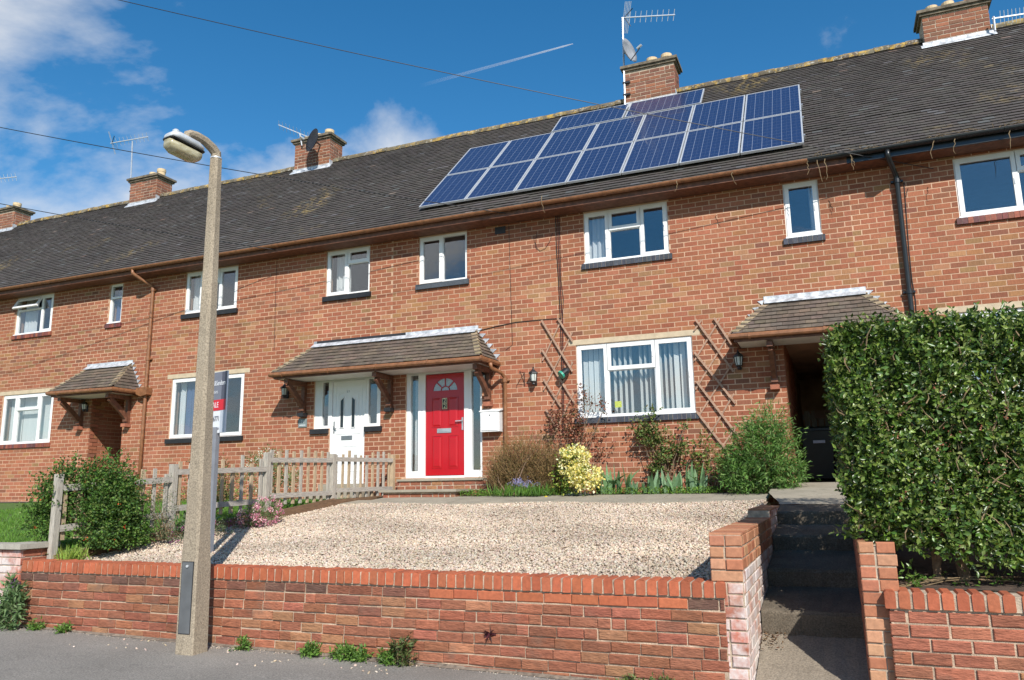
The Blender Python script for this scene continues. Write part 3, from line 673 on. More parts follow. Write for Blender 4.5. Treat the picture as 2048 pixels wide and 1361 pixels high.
# ---------------- doors
def door22():
    f = MB(); x0, x1, z0, z1 = -7.72, -6.08, 1.785, 3.83; la, lb = -7.30, -6.47
    for (a, b) in ((x0, x0+.09), (la-.16, la-.004), (lb+.004, lb+.16), (x1-.05, x1)): f.box(a, b, .028, .12, z0, z1)
    f.box(x0+.09, x1-.05, .030, .118, z1-.05, z1-.001); f.box(x0+.09, la-.16, .031, .117, z0, z0+.13); f.box(lb+.16, x1-.05, .031, .117, z0, z0+.13)
    f.box(la-.004, lb+.004, .02, .12, z0-.004, z0+.035)
    d = f.build('front_door', M['upvc'], h22)
    for (a, b) in ((x0+.088, la-.158), (lb+.158, x1-.048)):
        g = MB(); g.box(a, b, .07, .076, z0+.125, z1-.048); g.build('pane', M['glass'], d)
    c = MB(); n = 16
    for i in range(n+1):
        x = x0+.10+.14*i/n; y = .2+.02*math.sin(i*1.3); c.v += [(x, y, z0+.1), (x, y, z1-.1)]
        if i: c.f.append((2*i-2, 2*i, 2*i+1, 2*i-1)); c.t.append(None)
    c.build('curtain', M['curtain'], d, smooth=True)
    # leaf with raised panels and fan light opening
    zb, zt = z0+.045, z1-.06; W = lb-la; cx = (la+lb)/2; fz = zt-.33; R = .262; yf = .052
    lf = MB(); n = 20
    arc = [(cx+R*math.cos(math.pi*i/n), fz+.92*R*math.sin(math.pi*i/n)) for i in range(n+1)]
    lf.box(la, lb, yf, .10, zb, fz-.0)
    lf.box(la, cx-R, yf+.0002, .10, fz, zt); lf.box(cx+R, lb, yf+.0002, .10, fz, zt)
    for i in range(n):
        (xa, za), (xb, zb_) = arc[i], arc[i+1]; lf.prism([(xa, yf, za), (xb, yf, zb_), (xb, yf, zt), (xa, yf, zt)], (0, .05, 0))
    for (pa, pb, pz0, pz1) in ((.15, .33, 2.76, 3.30), (.50, .68, 2.76, 3.30), (.15, .33, 1.98, 2.56), (.50, .68, 1.98, 2.56)):
        xa, xb = la+pa, la+pb
        ring(lf, xa-.02, xb+.02, pz0-.02, pz1+.02, .012, yf-.008, yf+.001)
        A = [(xa, yf-.001, pz0), (xb, yf-.001, pz0), (xb, yf-.001, pz1), (xa, yf-.001, pz1)]; i_ = .03
        B = [(xa+i_, yf-.012, pz0+i_), (xb-i_, yf-.012, pz0+i_), (xb-i_, yf-.012, pz1-i_), (xa+i_, yf-.012, pz1-i_)]
        lf.faces(A+B, [(4, 5, 6, 7)]+[(k, (k+1) % 4, 4+(k+1) % 4, 4+k) for k in range(4)])
    for i in (4, 8, 12, 16)[:0]: pass
    for an in (45, 90, 135):
        a = math.radians(an); lf.bar((cx+.10*math.cos(a), yf+.012, fz+.09*math.sin(a)), (cx+R*math.cos(a), yf+.012, fz+.92*R*math.sin(a)), .02, .02, (0, 1, 0))
    pts = [(cx+.095*math.cos(math.pi*i/10), yf+.012, fz+.088*math.sin(math.pi*i/10)) for i in range(11)]
    lf.tube(pts, .010, 6); lf.box(cx-R, cx+R, yf-.004, yf+.02, fz-.012, fz+.006)
    leaf = lf.build('door_leaf', M['reddoor'], d)
    g = MB(); g.prism([(x, yf+.02, z) for x, z in arc], (0, .006, 0)); g.build('fanlight_pane', M['frost'], d)
    q = MB(); q.box(cx-.048, cx+.048, yf-.016, yf+.002, 3.09, 3.29); q.build('number_plate', M['black'], d)
    q = MB(); ring(q, cx-.052, cx+.052, 3.086, 3.294, .008, yf-.019, yf-.004); ring(q, cx-.05, cx+.05, 3.186, 3.194, .004, yf-.019, yf-.004); q.build('number_frame', M['brass'], d)
    text_mesh('2', .115, M['brass'], 'door_number', d, (cx, yf-.0175, 3.243)); text_mesh('2', .115, M['brass'], 'door_number', d, (cx, yf-.0175, 3.138))
    q = MB(); q.box(la+.25, la+.55, yf-.012, yf+.002, 2.63, 2.715); q.box(la+.27, la+.53, yf-.018, yf-.011, 2.65, 2.697); q.build('letter_plate', M['steel'], d)
    q = MB(); q.box(lb-.055, lb-.02, yf-.012, yf+.002, 2.67, 2.91); q.bar((lb-.04, yf-.03, 2.845), (lb-.17, yf-.045, 2.84), .02, .018); q.box(lb-.05, lb-.028, yf-.045, yf-.01, 2.83, 2.86); q.build('handle', M['steel'], d)
M['frost'] = plain('obscure_glass', (0.42, 0.52, 0.58), .15, var=.15, sc=40); M['brass'] = plain('pale_brass', (0.72, 0.62, 0.36), .35, .5, .1)
door22()
def door21():
    d = None; f = MB(); la, lb = -9.47, -8.69; zt = 3.835
    for (a, b) in ((-9.50, la-.003), (lb+.003, -8.66)): f.box(a, b, .028, .12, 1.70, zt)
    f.box(la-.003, lb+.003, .029, .119, zt-.05, zt-.001); f.box(la-.003, lb+.003, .02, .12, 1.70, 1.77)
    d = f.build('front_door', M['upvc'], h21)
    for (a, b) in ((-9.90, -9.503), (-8.657, -8.30)):
        s = MB(); ring(s, a, b, 2.82, zt-.001, .06, .03, .115); s.box(a+.06 if a < -9 else b-.10, a+.19 if a < -9 else b-.06, .032, .114, 2.88, zt-.061)
        sf = s.build('side_light', M['upvc'], d); g = MB(); g.box(a+.055, b-.055, .065, .071, 2.875, zt-.055); g.build('pane', M['glass'], sf)
        s = MB(); s.box(a-.05 if a < -9 else a+.012, b-.012 if a < -9 else b+.05, -.055, .11, 2.715, 2.815); s.build('sill', M['black'], sf)
    lf = MB(); yf = .055; lf.box(la, lb, yf, .10, 1.775, zt-.053)
    def slit(xa, xb, za, zl, zr): return [(xa, za), (xb, za), (xb, zr), (xa, zl)]
    cx = (la+lb)/2; sl_ = [slit(cx-.20, cx-.11, 2.82, 3.38, 3.45), slit(cx+.07, cx+.16, 2.82, 3.45, 3.38)]
    leaf = lf.build('door_leaf', M['upvc'], d)
    for sq in sl_:
        g = MB(); g.prism([(x, yf-.002, z) for x, z in sq], (0, -.004, 0)); g.build('pane', M['darkglass'], d)
        r = MB()
        for i in range(4):
            p, q = sq[i], sq[(i+1) % 4]; r.bar((p[0], yf-.006, p[1]), (q[0], yf-.006, q[1]), .014, .02, (0, 1, 0))
        r.build('pane_bead', M['upvc'], d)
    r = MB()
    for (xa, za, xb, zb) in ((la+.08, 2.7, la+.08, 3.66), (la+.08, 3.66, lb-.08, 3.66), (lb-.08, 3.66, lb-.08, 2.7), (la+.16, 3.50, cx-.02, 3.60), (cx-.02, 3.60, lb-.16, 3.50), (la+.16, 2.72, la+.16, 3.50), (lb-.16, 2.72, lb-.16, 3.50),
                             (la+.1, 2.70, cx-.06, 2.70), (cx+.04, 2.70, lb-.1, 2.70), (la+.12, 2.45, lb-.12, 2.45), (la+.12, 1.95, lb-.12, 1.95), (la+.12, 1.95, la+.12, 2.45), (lb-.12, 1.95, lb-.12, 2.45)):
        r.bar((xa, yf-.001, za), (xb, yf-.001, zb), .012, .012, (0, 1, 0))
    r.build('door_moulding', M['upvc'], d)
    q = MB(); q.box(cx-.16, cx+.10, yf-.014, yf+.001, 2.58, 2.66); q.build('letter_plate', M['darksteel'], d)
    q = MB(); q.box(la+.035, la+.06, yf-.012, yf+.001, 2.72, 2.96); q.bar((la+.048, yf-.04, 2.85), (la+.13, yf-.045, 2.80), .016, .016); q.box(la+.04, la+.055, yf-.045, yf-.01, 2.842, 2.858); q.build('handle', M['darksteel'], d)
    text_mesh('21', .085, M['darksteel'], 'door_number', d, (cx-.02, yf-.003, 3.565))
M['darkglass'] = plain('dark_leaded_glass', (0.02, 0.03, 0.035), .08, var=.3, sc=30); M['darksteel'] = plain('brushed_steel', (0.28, 0.29, 0.30), .35, .7, .1)
door21()
# ---------------- door steps (brick with slab)
stp = thing('door_step', 'brick doorstep with a stone slab top below the red door', 'step', (-7, -.5, 1.37))
b = MB(); b.box(-7.70, -6.24, -.82, -.16, 1.30, 1.525); b.build('core', M['mortar_grey'], stp)
lay(stp, (-7.70, -.82, 1.345), 0, 1.46, 2, .082, .215, .012, pal_wall, 'step', M['wallbrick'], header=.25)
lay(stp, (-6.24, -.82, 1.345), math.pi/2, .66, 2, .082, .215, .012, pal_wall, 'step', M['wallbrick'], off=.1)
b = MB(); b.box(-7.77, -6.19, -.88, -.16, 1.528, 1.572); b.build('step_slab', M['slab'], stp)
b = MB(); b.box(-7.80, -5.45, -.155, -.012, 1.30, 1.725); b.build('plinth_core', M['mortar_grey'], stp)
lay(stp, (-7.80, -.155, 1.40), 0, 2.35, 4, .082, .215, .012, pal_wall, 'step', M['wallbrick'], off=.05, header=.2)
b = MB(); b.box(-7.80, -5.98, -.19, -.006, 1.728, 1.766); b.build('threshold_slab', M['slab'], stp)
st2 = thing('door_step', 'plain concrete doorstep below the white door behind the fence', 'step', (-9.1, -.3, 1.4))
b = MB(); b.box(-9.65, -8.5, -.55, -.01, 1.40, 1.56); b.box(-9.55, -8.6, -.25, -.012, 1.561, 1.70); b.build('step_slab', M['slab'], st2)
# ---------------- passages
def passage(h, P0, P1, zt, depth):
    b = MB(); b.box(P0-.12, P0, .03, depth, 1.1, zt+.2); b.box(P1, P1+.12, .241, depth, 1.1, zt+.2); b.box(P0, P1, .241, depth, zt, zt+.2); b.box(P0-.1, P1+.1, depth, depth+.1, 1.1, zt+.2)
    pw = b.build('passage_wall', M['mortar'], h)
    s = MB(); n = int((zt-1.2)/CH)
    for c in range(n):
        y = .0-(c % 2)*.118; z = BZ+c*CH
        while y < min(depth, 3.2):
            a, e = max(y, .0), y+.2255; y += .237
            if e-a < .03: continue
            s.tint = pal_facade(2.5); s.box(P0-.02, P0+.004+random.uniform(-.001, .001), a, e, z, z+CH-.0115)
    s.build('passage_brickwork', M['brick'], pw, kind='stuff')
passage(h20, PA[0], PA[1], 3.95, 4.0); passage(h22, PC[0], PC[1], 3.95, 6.0)
b = MB(); b.quad((PA[0], 0, 1.43), (PA[1], 0, 1.43), (PA[1], 4, 1.43), (PA[0], 4, 1.43)); b.build('passage_floor', M['slab'], kind='structure')
# gate deep in the right passage
gt = thing('passage_gate', 'wooden slatted gate deep in the dark passage behind the bin', 'gate', (-.05, 4.6, 1.6))
for k in range(8):
    b = MB(); x = -.56+k*.135; b.box(x, x+.105, 4.60, 4.625, 1.68, 3.10 if k != 3 else 3.0); b.build('slat', M['wood'], gt)
for z in (1.9, 2.92):
    b = MB(); b.box(-.60, .5, 4.63, 4.67, z, z+.11); b.build('rail', M['wood'], gt)
b = MB(); b.box(-.35, .10, 4.56, 4.597, 2.93, 3.10); b.build('sunlit_tone_board', M['sunlitwood'] if 'sunlitwood' in M else M['trellis'], gt)  # pale board standing in for a sunlit patch seen down the passage

# ---------------- chimneys
def pal_chim(): return jit(random.choice([(0.27, 0.11, 0.065), (0.23, 0.10, 0.065), (0.31, 0.125, 0.07), (0.19, 0.09, 0.06)]), .15)
def chimney(h, x0, x1, zt, pots, y0=3.36, y1=3.94):
    b = MB(); b.box(x0, x1, y0, y1, 9.6, zt); c = b.build('chimney', M['mortar_grey'], h)
    lay(c, (x0, y0, 10.22), 0, x1-x0, int((zt-10.22)/CH), CH, .2255, .0115, pal_chim, 'chimney', M['brick'], depth=.03, header=.1)
    lay(c, (x1, y0, 10.22), math.pi/2, y1-y0, int((zt-10.22)/CH), CH, .2255, .0115, pal_chim, 'chimney', M['brick'], depth=.03, header=.15, off=.06)
    b = MB(); b.box(x0-.05, x1+.05, y0-.05, y1+.05, zt, zt+.055); b.box(x0-.09, x1+.09, y0-.09, y1+.09, zt+.056, zt+.12)
    b.faces([(x0-.08, y0-.08, zt+.12), (x1+.08, y0-.08, zt+.12), (x1+.08, y1+.08, zt+.12), (x0-.08, y1+.08, zt+.12), (x0+.1, y0+.1, zt+.17), (x1-.1, y0+.1, zt+.17), (x1-.1, y1-.1, zt+.17), (x0+.1, y1-.1, zt+.17)],
            [(4, 5, 6, 7)]+[(k, (k+1) % 4, 4+(k+1) % 4, 4+k) for k in range(4)])
    b.build('cap', M['capstone'], c)
    for (fx, r, hh, mt) in pots:
        b = MB(); X = x0+(x1-x0)*fx; b.lathe([(r*.9, 0), (r*.92, hh*.6), (r, hh*.65), (r, hh), (r*.8, hh), (r*.75, hh*.5)], (X, (y0+y1)/2, zt+.13), 16); b.build('pot', M[mt], c, smooth=False)
    b = MB(); s0 = (y0-EY)/math.cos(TH); p = roofp(0, s0)
    b.box(x0-.04, x1+.04, y0-.016, y0-.008, p.z-.02, p.z+.09); b.prism([(x0-.08, y0-.012, p.z+.035), (x0-.08, y0-.10, p.z-.055), (x0-.08, y0-.10, p.z-.067), (x0-.08, y0-.012, p.z+.02)], (x1-x0+.16, 0, 0))
    b.box(x1+.008, x1+.018, y0-.02, y0+.12, p.z-.02, p.z+.2)
    b.build('flashing', M['lead'], c)
chimney(h22, -3.85, -2.70, 11.16, [(.22, .11, .13, 'redpot'), (.52, .13, .22, 'pot'), (.82, .13, .24, 'pot')])
chimney(h23, 2.38, 3.55, 10.95, [(.2, .12, .2, 'pot'), (.46, .12, .22, 'pot'), (.74, .11, .16, 'redpot')])
chimney(h21, -13.32, -12.15, 11.13, [(.2, .12, .16, 'pot'), (.5, .12, .18, 'pot'), (.8, .13, .24, 'pot')])
chimney(h20, -19.55, -18.45, 11.04, [(.55, .12, .2, 'pot'), (.85, .13, .26, 'pot')])
chimney(h19, -25.95, -24.80, 10.98, [(.4, .11, .2, 'pot'), (.72, .13, .24, 'pot')])

# ---------------- porch canopies
def pal_can(): return jit(random.choice([(0.135, 0.105, 0.082), (0.125, 0.098, 0.078), (0.15, 0.115, 0.086)]), .12)
def canopy(label, ex0, ex1, tx0, tx1, brackets, flash_dark=False):
    EZc, TZ, D_ = 3.92, 4.55, 0.73
    t = thing('porch_canopy', label, 'canopy', ((ex0+ex1)/2, 0, 3.2))
    Lf = math.hypot(D_, TZ-EZc); g = .125; nr = int(Lf/g+.5); g = Lf/nr; tw = .17
    fd = Vector((0, D_, TZ-EZc))/Lf; fn = Vector((0, -(TZ-EZc), D_))/Lf
    # solid deck
    b = MB(); A = [(ex0, -D_, EZc-.012), (ex1, -D_, EZc-.012), (ex1, 0, EZc-.012), (ex0, 0, EZc-.012), (tx0, -.0, TZ-.015), (tx1, -.0, TZ-.015)]
    b.faces(A, [(0, 1, 5, 4), (1, 2, 5), (0, 4, 3), (3, 2, 1, 0)]); b.build('deck', M['fascia'], t)
    def tile(P): # 4 corners: lower-left, lower-right, upper-right, upper-left (on plane) + normal
        pass
    def row_tiles(origin, along, up, nrm, L0, L1, rows, flip=False):
        # along: unit vector on eave; extents at bottom (L0=(a,b)) shrink to top L1
        for i in range(rows):
            s0, s1 = i/rows-.02, min(1.0, (i+1)/rows+.10)
            ea = lambda s: L0[0]+(L1[0]-L0[0])*max(0, s); eb = lambda s: L0[1]+(L1[1]-L0[1])*max(0, s)
            x = L0[0]-(i % 2)*tw/2-tw
            while x < L0[1]:
                a, e = x, x+tw-.004; x += tw
                a0, e0, a1, e1 = max(a, ea(s0)), min(e, eb(s0)), max(a, ea(s1)), min(e, eb(s1))
                if e0-a0 < .012: continue
                if e1 < a1: e1 = a1 = (e1+a1)/2 if a1-e1 > 0 else a1
                lo = .038+random.uniform(-.003, .004); hi = .004; th = .012; up_ = lambda s, q, o: origin+along*q+up*s+nrm*o
                sk = random.uniform(-.003, .003)/Lf
                P = [up_(s0+sk, a0, lo), up_(s0-sk, e0, lo), up_(s1, e1, hi), up_(s1, a1, hi), up_(s0+sk, a0, lo-th), up_(s0-sk, e0, lo-th)]
                b = MB(); b.tint = pal_can(); b.faces(P, [(0, 1, 2, 3), (4, 5, 1, 0), (0, 3, 4), (1, 5, 2)] if not flip else [(3, 2, 1, 0), (0, 1, 5, 4), (4, 3, 0), (2, 5, 1)])
                b.build('roof_tile', M['canopytile'], t)
    row_tiles(Vector((0, -D_, EZc)), Vector((1, 0, 0)), Vector((0, D_, TZ-EZc)), fn, (ex0, ex1), (tx0, tx1), nr)
    for (ex, tx, sg) in ((ex1, tx1, 1), (ex0, tx0, -1)):
        upv = Vector((tx-ex, 0, TZ-EZc)); sn = Vector((sg*(TZ-EZc), 0, abs(tx-ex))).normalized()
        row_tiles(Vector((ex, 0, EZc)), Vector((0, 1, 0)), upv, sn, (-D_, 0), (-.0, 0), nr, flip=(sg < 0))
        for i in range(nr):       # hip tiles
            p0 = Vector((ex, -D_, EZc)).lerp(Vector((tx, 0, TZ)), i/nr-.01)+Vector((0, 0, .07)); p1 = Vector((ex, -D_, EZc)).lerp(Vector((tx, 0, TZ)), (i+1)/nr+.03)+Vector((0, 0, .028))
            w = .12; f0 = Vector((-sg*w, 0, -.01)); s0 = Vector((0, w, -.028)); dn = Vector((0, 0, -.016))
            b = MB(); b.tint = jit((0.30, 0.235, 0.15), .2)
            b.faces([p0, p1, p1+f0, p0+f0, p1+s0, p0+s0, p0+dn, p0+f0+dn, p0+s0+dn], [(0, 1, 2, 3), (0, 5, 4, 1), (0, 3, 7, 6), (0, 6, 8, 5)]); b.build('hip_tile', M['canopytile'], t)
        # stepped flashing on the wall beside the hip
        if sg == 1 or ex0 > -3:
            for i in range(6):
                q = i/6; xx = ex+(tx-ex)*q; z = EZc+.03+(TZ-EZc)*q; b = MB()
                b.prism([(xx-sg*.06, -.016, z-.02), (xx+sg*.075, -.016, z+.105), (xx-sg*.03, -.016, z+.115), (xx+(tx-ex)/6-sg*.05, -.016, z+.10)] if sg > 0 else
                        [(xx-sg*.06, -.016, z-.02), (xx+(tx-ex)/6-sg*.05, -.016, z+.10), (xx-sg*.03, -.016, z+.115), (xx+sg*.075, -.016, z+.105)], (0, .008, 0)); b.build('step_flashing', M['lead'], t)
    b = MB(); b.box(tx0-.06, tx1+.06, -.018, -.007, TZ+.0, TZ+.10); b.prism([(tx0-.05, -.012, TZ+.055), (tx0-.05, -.14, TZ-.035), (tx0-.05, -.14, TZ-.045), (tx0-.05, -.012, TZ+.04)], (tx1-tx0+.1, 0, 0)); b.build('flashing', M['lead'], t)
    if flash_dark:
        b = MB(); b.box(tx0+.02, tx0+2.15, -.021, -.0185, TZ+.045, TZ+.10); b.build('bitumen_strip', M['darkmetal'], t)
    b = MB(); b.box(ex0+.02, ex1-.02, -D_+.02, -D_+.05, EZc-.12, EZc-.02); b.box(ex0+.02, ex0+.05, -D_+.051, -.01, EZc-.12, EZc-.02); b.box(ex1-.05, ex1-.02, -D_+.051, -.01, EZc-.12, EZc-.02); b.build('fascia', M['fascia'], t)
    b = MB(); b.box(ex0+.06, ex1-.06, -D_+.06, -.01, EZc-.11, EZc-.095); b.build('ceiling_board', M['frame_dull'], t)
    b = MB(); b.tube([(ex0-.04, -.02, EZc-.035), (ex0-.04, -D_-.03, EZc-.035), (ex1+.04, -D_-.03, EZc-.05), (ex1+.04, -.02, EZc-.05)], .045, 10); gt_ = b.build('gutter', M['brown'], t, smooth=False)
    for k in range(int((ex1-ex0)/1.1)+1):
        b = MB(); xk = ex0+.25+k*1.1; b.tube([(xk, -D_-.03, EZc-.042), (xk+.035, -D_-.03, EZc-.042)], .053, 10); b.build('gutter_joint', M['brown'], gt_)
    for bx_ in brackets:
        b = MB(); b.box(bx_-.04, bx_+.04, -.09, -.008, 3.16, EZc-.122); b.box(bx_-.045, bx_+.045, -D_+.08, -.095, EZc-.215, EZc-.125)
        n = 8; pr = []
        for k in range(n+1):
            q = k/n; y = -.10-(D_-.26)*q; z = 3.30+(EZc-.23-3.30)*q; bow = .06*math.sin(math.pi*q); pr.append(Vector((0, y+bow*.6, z-bow*.2)))
        for k in range(n): b.bar(pr[k]+Vector((bx_, 0, 0)), pr[k+1]+Vector((bx_, 0, 0)), .07, .11, (0, 1, .7))
        b.box(bx_-.055, bx_+.055, -.13, -.091, 3.20, 3.30)
        br = b.build('bracket', M['fascia'], t)
        b = MB(); b.box(bx_-.07, bx_+.07, -.16, -.006, 3.08, 3.155); b.build('corbel', M['black' if ex0 < -5 and ex0 > -12 and bx_ < -7 else 'wallbrick_plain'], br)
M['wallbrick_plain'] = plain('corbel_brick', (0.33, 0.12, 0.07), .9, var=.3, bmp=.3)
canopy('small tiled canopy over the left passage, beside the brown downpipe hopper', -16.80, -14.80, -16.48, -15.12, (-16.58, -15.06))
canopy('wide tiled canopy over the white door and the red door', -10.40, -5.76, -9.88, -6.20, (-10.12, -8.05, -5.92), True)
canopy('tiled canopy over the dark passage, partly behind the privet hedge', -1.37, 1.15, -0.84, 0.60, (-0.82, 0.72))
b = MB(); b.tube([(1.15, -.55, 3.93), (1.14, -.40, 3.93)], .05, 8)
# ================================================================== SOLAR PANELS
def solar_mat(name='solar_cells', land=False):
    m, t, b = nt(name); v = t.nodes.new('ShaderNodeTexCoord').outputs['Object']; sp = t.nodes.new('ShaderNodeSeparateXYZ'); lnk(t, v, sp.inputs[0])
    def lines(ax, n, L, w):
        u = val(t, 'MULTIPLY', val(t, 'ADD', sp.outputs[ax], 0.0), n/L); fr = val(t, 'FRACT', u); d = val(t, 'ABSOLUTE', val(t, 'SUBTRACT', fr, 0.5)); return val(t, 'GREATER_THAN', d, 0.5-w*n/L)
    g1 = lines(0, 6, 0.98, .0035); g2 = lines(1, 10, 1.61, .0022)
    g3 = lines(0, 12, 0.98, .0009)
    if land: g1, g2 = lines(1, 10, 1.61, .0035), lines(0, 6, .98, .0022)
    cell = t.nodes.new('ShaderNodeTexVoronoi'); cell.inputs['Scale'].default_value = 45; lnk(t, pos(t, (1, 1, 1)), cell.inputs['Vector'])
    base = mixc(t, val(t, 'MULTIPLY', cell.outputs['Color'] if False else cell.outputs['Distance'], 0.8, True), (0.010, 0.021, 0.066), (0.026, 0.048, 0.125))
    c = mixc(t, val(t, 'MULTIPLY', g2, .35), base, (0.35, 0.40, 0.5)); c = mixc(t, val(t, 'MULTIPLY', g3, .25), c, (0.3, 0.35, 0.45)); c = mixc(t, val(t, 'MULTIPLY', g1, .38), c, (0.50, 0.56, 0.66))
    lnk(t, c, b.inputs['Base Color']); b.inputs['Roughness'].default_value = 0.32; b.inputs['Coat Weight'].default_value = 0.35; b.inputs['Coat Roughness'].default_value = 0.04; b.inputs['Specular IOR Level'].default_value = .25; return m
M['solar'] = solar_mat(); M['solar_land'] = solar_mat('solar_cells_sideways', True); M['alu'] = plain('anodised_aluminium', (0.70, 0.71, 0.72), .35, .5, .06)
def panel_proto():
    w, l = 1.03, 1.66; f = MB()
    for (a, b_, c, d) in ((0, w, 0, .026), (0, w, l-.026, l), (0, .026, .026, l-.026), (w-.026, w, .026, l-.026)): f.box(a, b_, c, d, -.02, .022)
    g = MB(); g.box(.024, w-.024, .024, l-.024, -.012, .017)
    g.v = [(x-.024, y-.024, z) for x, y, z in g.v]
    c = MB()
    for s_ in (.35, 1.3): c.box(w-.004, w+.03, s_-.03, s_+.03, -.05, .026)
    r = MB()
    for s_ in (.35, 1.3): r.box(-.005, w+.012, s_-.02, s_+.02, -.062, -.021)
    return f.mesh('frame', M['alu']), g.mesh('cells', M['solar']), c.mesh('clamp', M['steel']), r.mesh('rail', M['steel'])
pf, pc, pk, pr_ = panel_proto(); pc2 = pc.copy(); pc2.materials.clear(); pc2.materials.append(M['solar_land'])
ORD = ['first', 'second', 'third', 'fourth', 'fifth', 'sixth', 'seventh']
def panel(label, x, s, landscape=False, last=False):
    o = thing('solar_panel', label, 'solar panel', roofp(x, s, .10), 'solar panels on the roof')
    a, b_ = Vector((1, 0, 0)), RS
    if landscape: a, b_ = RS*-1, Vector((1, 0, 0))
    mt = Matrix.Identity(4)
    for i in range(3): mt[i][0] = a[i]; mt[i][1] = b_[i]; mt[i][2] = RN[i]; mt[i][3] = o.location[i]
    o.matrix_world = mt; ORG[o.name] = Vector((0, 0, 0))
    for me, nm_ in ((pf, 'frame'), (pr_, 'rail'))+(((pk, 'clamp'),) if last else ()):
        c = bpy.data.objects.new(nm_, me); COL.objects.link(c); c.parent = o
    c = bpy.data.objects.new('cells', pc2 if landscape else pc); COL.objects.link(c); c.parent = o; c.location = (.024, .024, 0)
for k in range(7):
    wd = ' from the left'
    panel('solar panel in the bottom row, %s%s' % (ORD[k], wd), -7.40+k*1.052, .52, last=(k == 6))
    panel('solar panel in the middle row, %s%s' % (ORD[k], wd), -7.40+k*1.052, 2.21, last=(k == 6))
panel('sideways solar panel in the top row, left of the pair by the chimney', -5.38, 4.97, True)
panel('sideways solar panel in the top row, right of the pair by the chimney', -3.68, 4.97, True, False)

# ================================================================== PIPES
def pipe(name, label, pts, r, mat, collars=(), hopper=None):
    p0 = Vector(pts[-1]); t = thing(name, label, 'downpipe', p0); b = MB(); b.tube(pts, r, 12); b.build('pipe', M[mat], t, smooth=True)
    for c in collars:
        b = MB(); b.tube([c, (c[0], c[1], c[2]-.07)], r*1.3, 12); b.box(c[0]-r*2.2, c[0]+r*2.2, c[1]+r*.4, -.007, c[2]-.05, c[2]-.02); b.build('collar', M[mat], t)
    if hopper:
        x, y, z = hopper; b = MB(); b.prism([(x-.2, y-.08, z), (x+.13, y-.08, z), (x+.13, y-.08, z-.16), (x-.05, y-.08, z-.20), (x-.2, y-.08, z-.14)], (0, .16, 0)); b.build('hopper', M[mat], t)
pipe('downpipe', 'brown downpipe with a hopper at the left canopy', [(-14.78, -.46, 6.70), (-14.78, -.46, 6.62), (-14.72, -.40, 6.55), (-14.56, -.10, 6.38), (-14.53, -.07, 6.30), (-14.53, -.07, 3.0), (-14.53, -.07, 1.40)], .038, 'brown',
     [(-14.53, -.07, 6.31), (-14.53, -.07, 4.66)], (-14.53, -.085, 3.95))
pipe('downpipe', 'black downpipe on the right house above the hedge', [(1.14, -.46, 6.70), (1.14, -.46, 6.60), (1.17, -.38, 6.52), (1.25, -.10, 6.42), (1.265, -.075, 6.36), (1.265, -.075, 4.0), (1.265, -.075, 1.3)], .040, 'blackplastic',
     [(1.265, -.075, 6.34), (1.265, -.075, 4.52)])
pipe('downpipe', 'short brown downpipe at the right end of the wide canopy', [(-5.70, -.45, 3.83), (-5.70, -.42, 3.74), (-5.62, -.15, 3.68), (-5.58, -.06, 3.60), (-5.58, -.06, 2.6), (-5.58, -.06, 1.45)], .036, 'brown', [(-5.58, -.06, 3.58)])

# ================================================================== AERIALS, DISHES
def yagi(label, mast, boom, elems, eldir, refl=0, brackets=True, mr=.022):
    m0, m1 = Vector(mast[0]), Vector(mast[1]); t = thing('tv_aerial', label, 'aerial', m0); b = MB(); b.tube([m0, m1], mr, 8); b.build('mast', M['steel'], t)
    a, e = Vector(boom[0]), Vector(boom[1]); b = MB(); b.bar(a, e, .022, .022); b.build('boom', M['alu'], t); ed = Vector(eldir).normalized()
    for k in range(elems):
        p = a.lerp(e, .16+.82*k/(elems-1)); b = MB(); L = .13; b.tube([p-ed*L, p+ed*L], .006, 5); b.build('element', M['alu'], t)
    if refl:
        dx = (e-a).normalized()
        for k in range(refl):
            p = a+dx*(.05+.035*k); b = MB(); b.tube([p-ed*.36, p+ed*.36], .006, 5); b.build('reflector_rod', M['alu'], t)
        b = MB(); b.bar(a+dx*.07, a+dx*.25+ed*.2, .02, .01); b.bar(a+dx*.07, a+dx*.25-ed*.2, .02, .01); b.build('reflector_arm', M['darkmetal'], t)
    if brackets:
        b = MB(); b.box(m0.x-.03, m0.x+.14, m0.y-.03, m0.y+.03, m0.z+.25, m0.z+.29); b.box(m0.x-.03, m0.x+.14, m0.y-.03, m0.y+.03, m0.z+.55, m0.z+.59); b.build('mast_bracket', M['darkmetal'], t)
def dish(label, c, nrm, r, arm, mat='darkmetal'):
    c = Vector(c); n = Vector(nrm).normalized(); t = thing('satellite_dish', label, 'satellite dish', c); b = MB()
    b.lathe([(0.02, -.02), (r*.4, -.005), (r*.75, .04), (r, .09), (r*1.0, .095), (r*.75, .052), (r*.4, .008), (.01, -.005)], c, 22, n); b.build('reflector', M[mat], t, smooth=True)
    dn = (Vector((0, 0, -1))-n*(-n.z)).normalized(); tip = c+n*(r*1.15)+dn*r*.35
    b = MB(); b.tube([c+dn*r*.9+n*.05, tip], .012, 6); b.build('arm', M['darkmetal'], t)
    b = MB(); b.tube([tip-n*.07+Vector((0, 0, .03)), tip+n*.05+Vector((0, 0, .06))], .03, 8); b.build('receiver', M['alu'], t)
    b = MB(); b.tube([c-n*.02, Vector(arm)], .022, 6); b.build('mount', M['darkmetal'], t)
Y3 = 3.33
yagi('tall aerial with vertical rods on the chimney above the solar panels', (aty(1250, 212, Y3), aty(1245, 36, Y3)), (aty(1243, 36, Y3), aty(1350, 30, Y3)), 9, (.25, -.35, .9), 5)
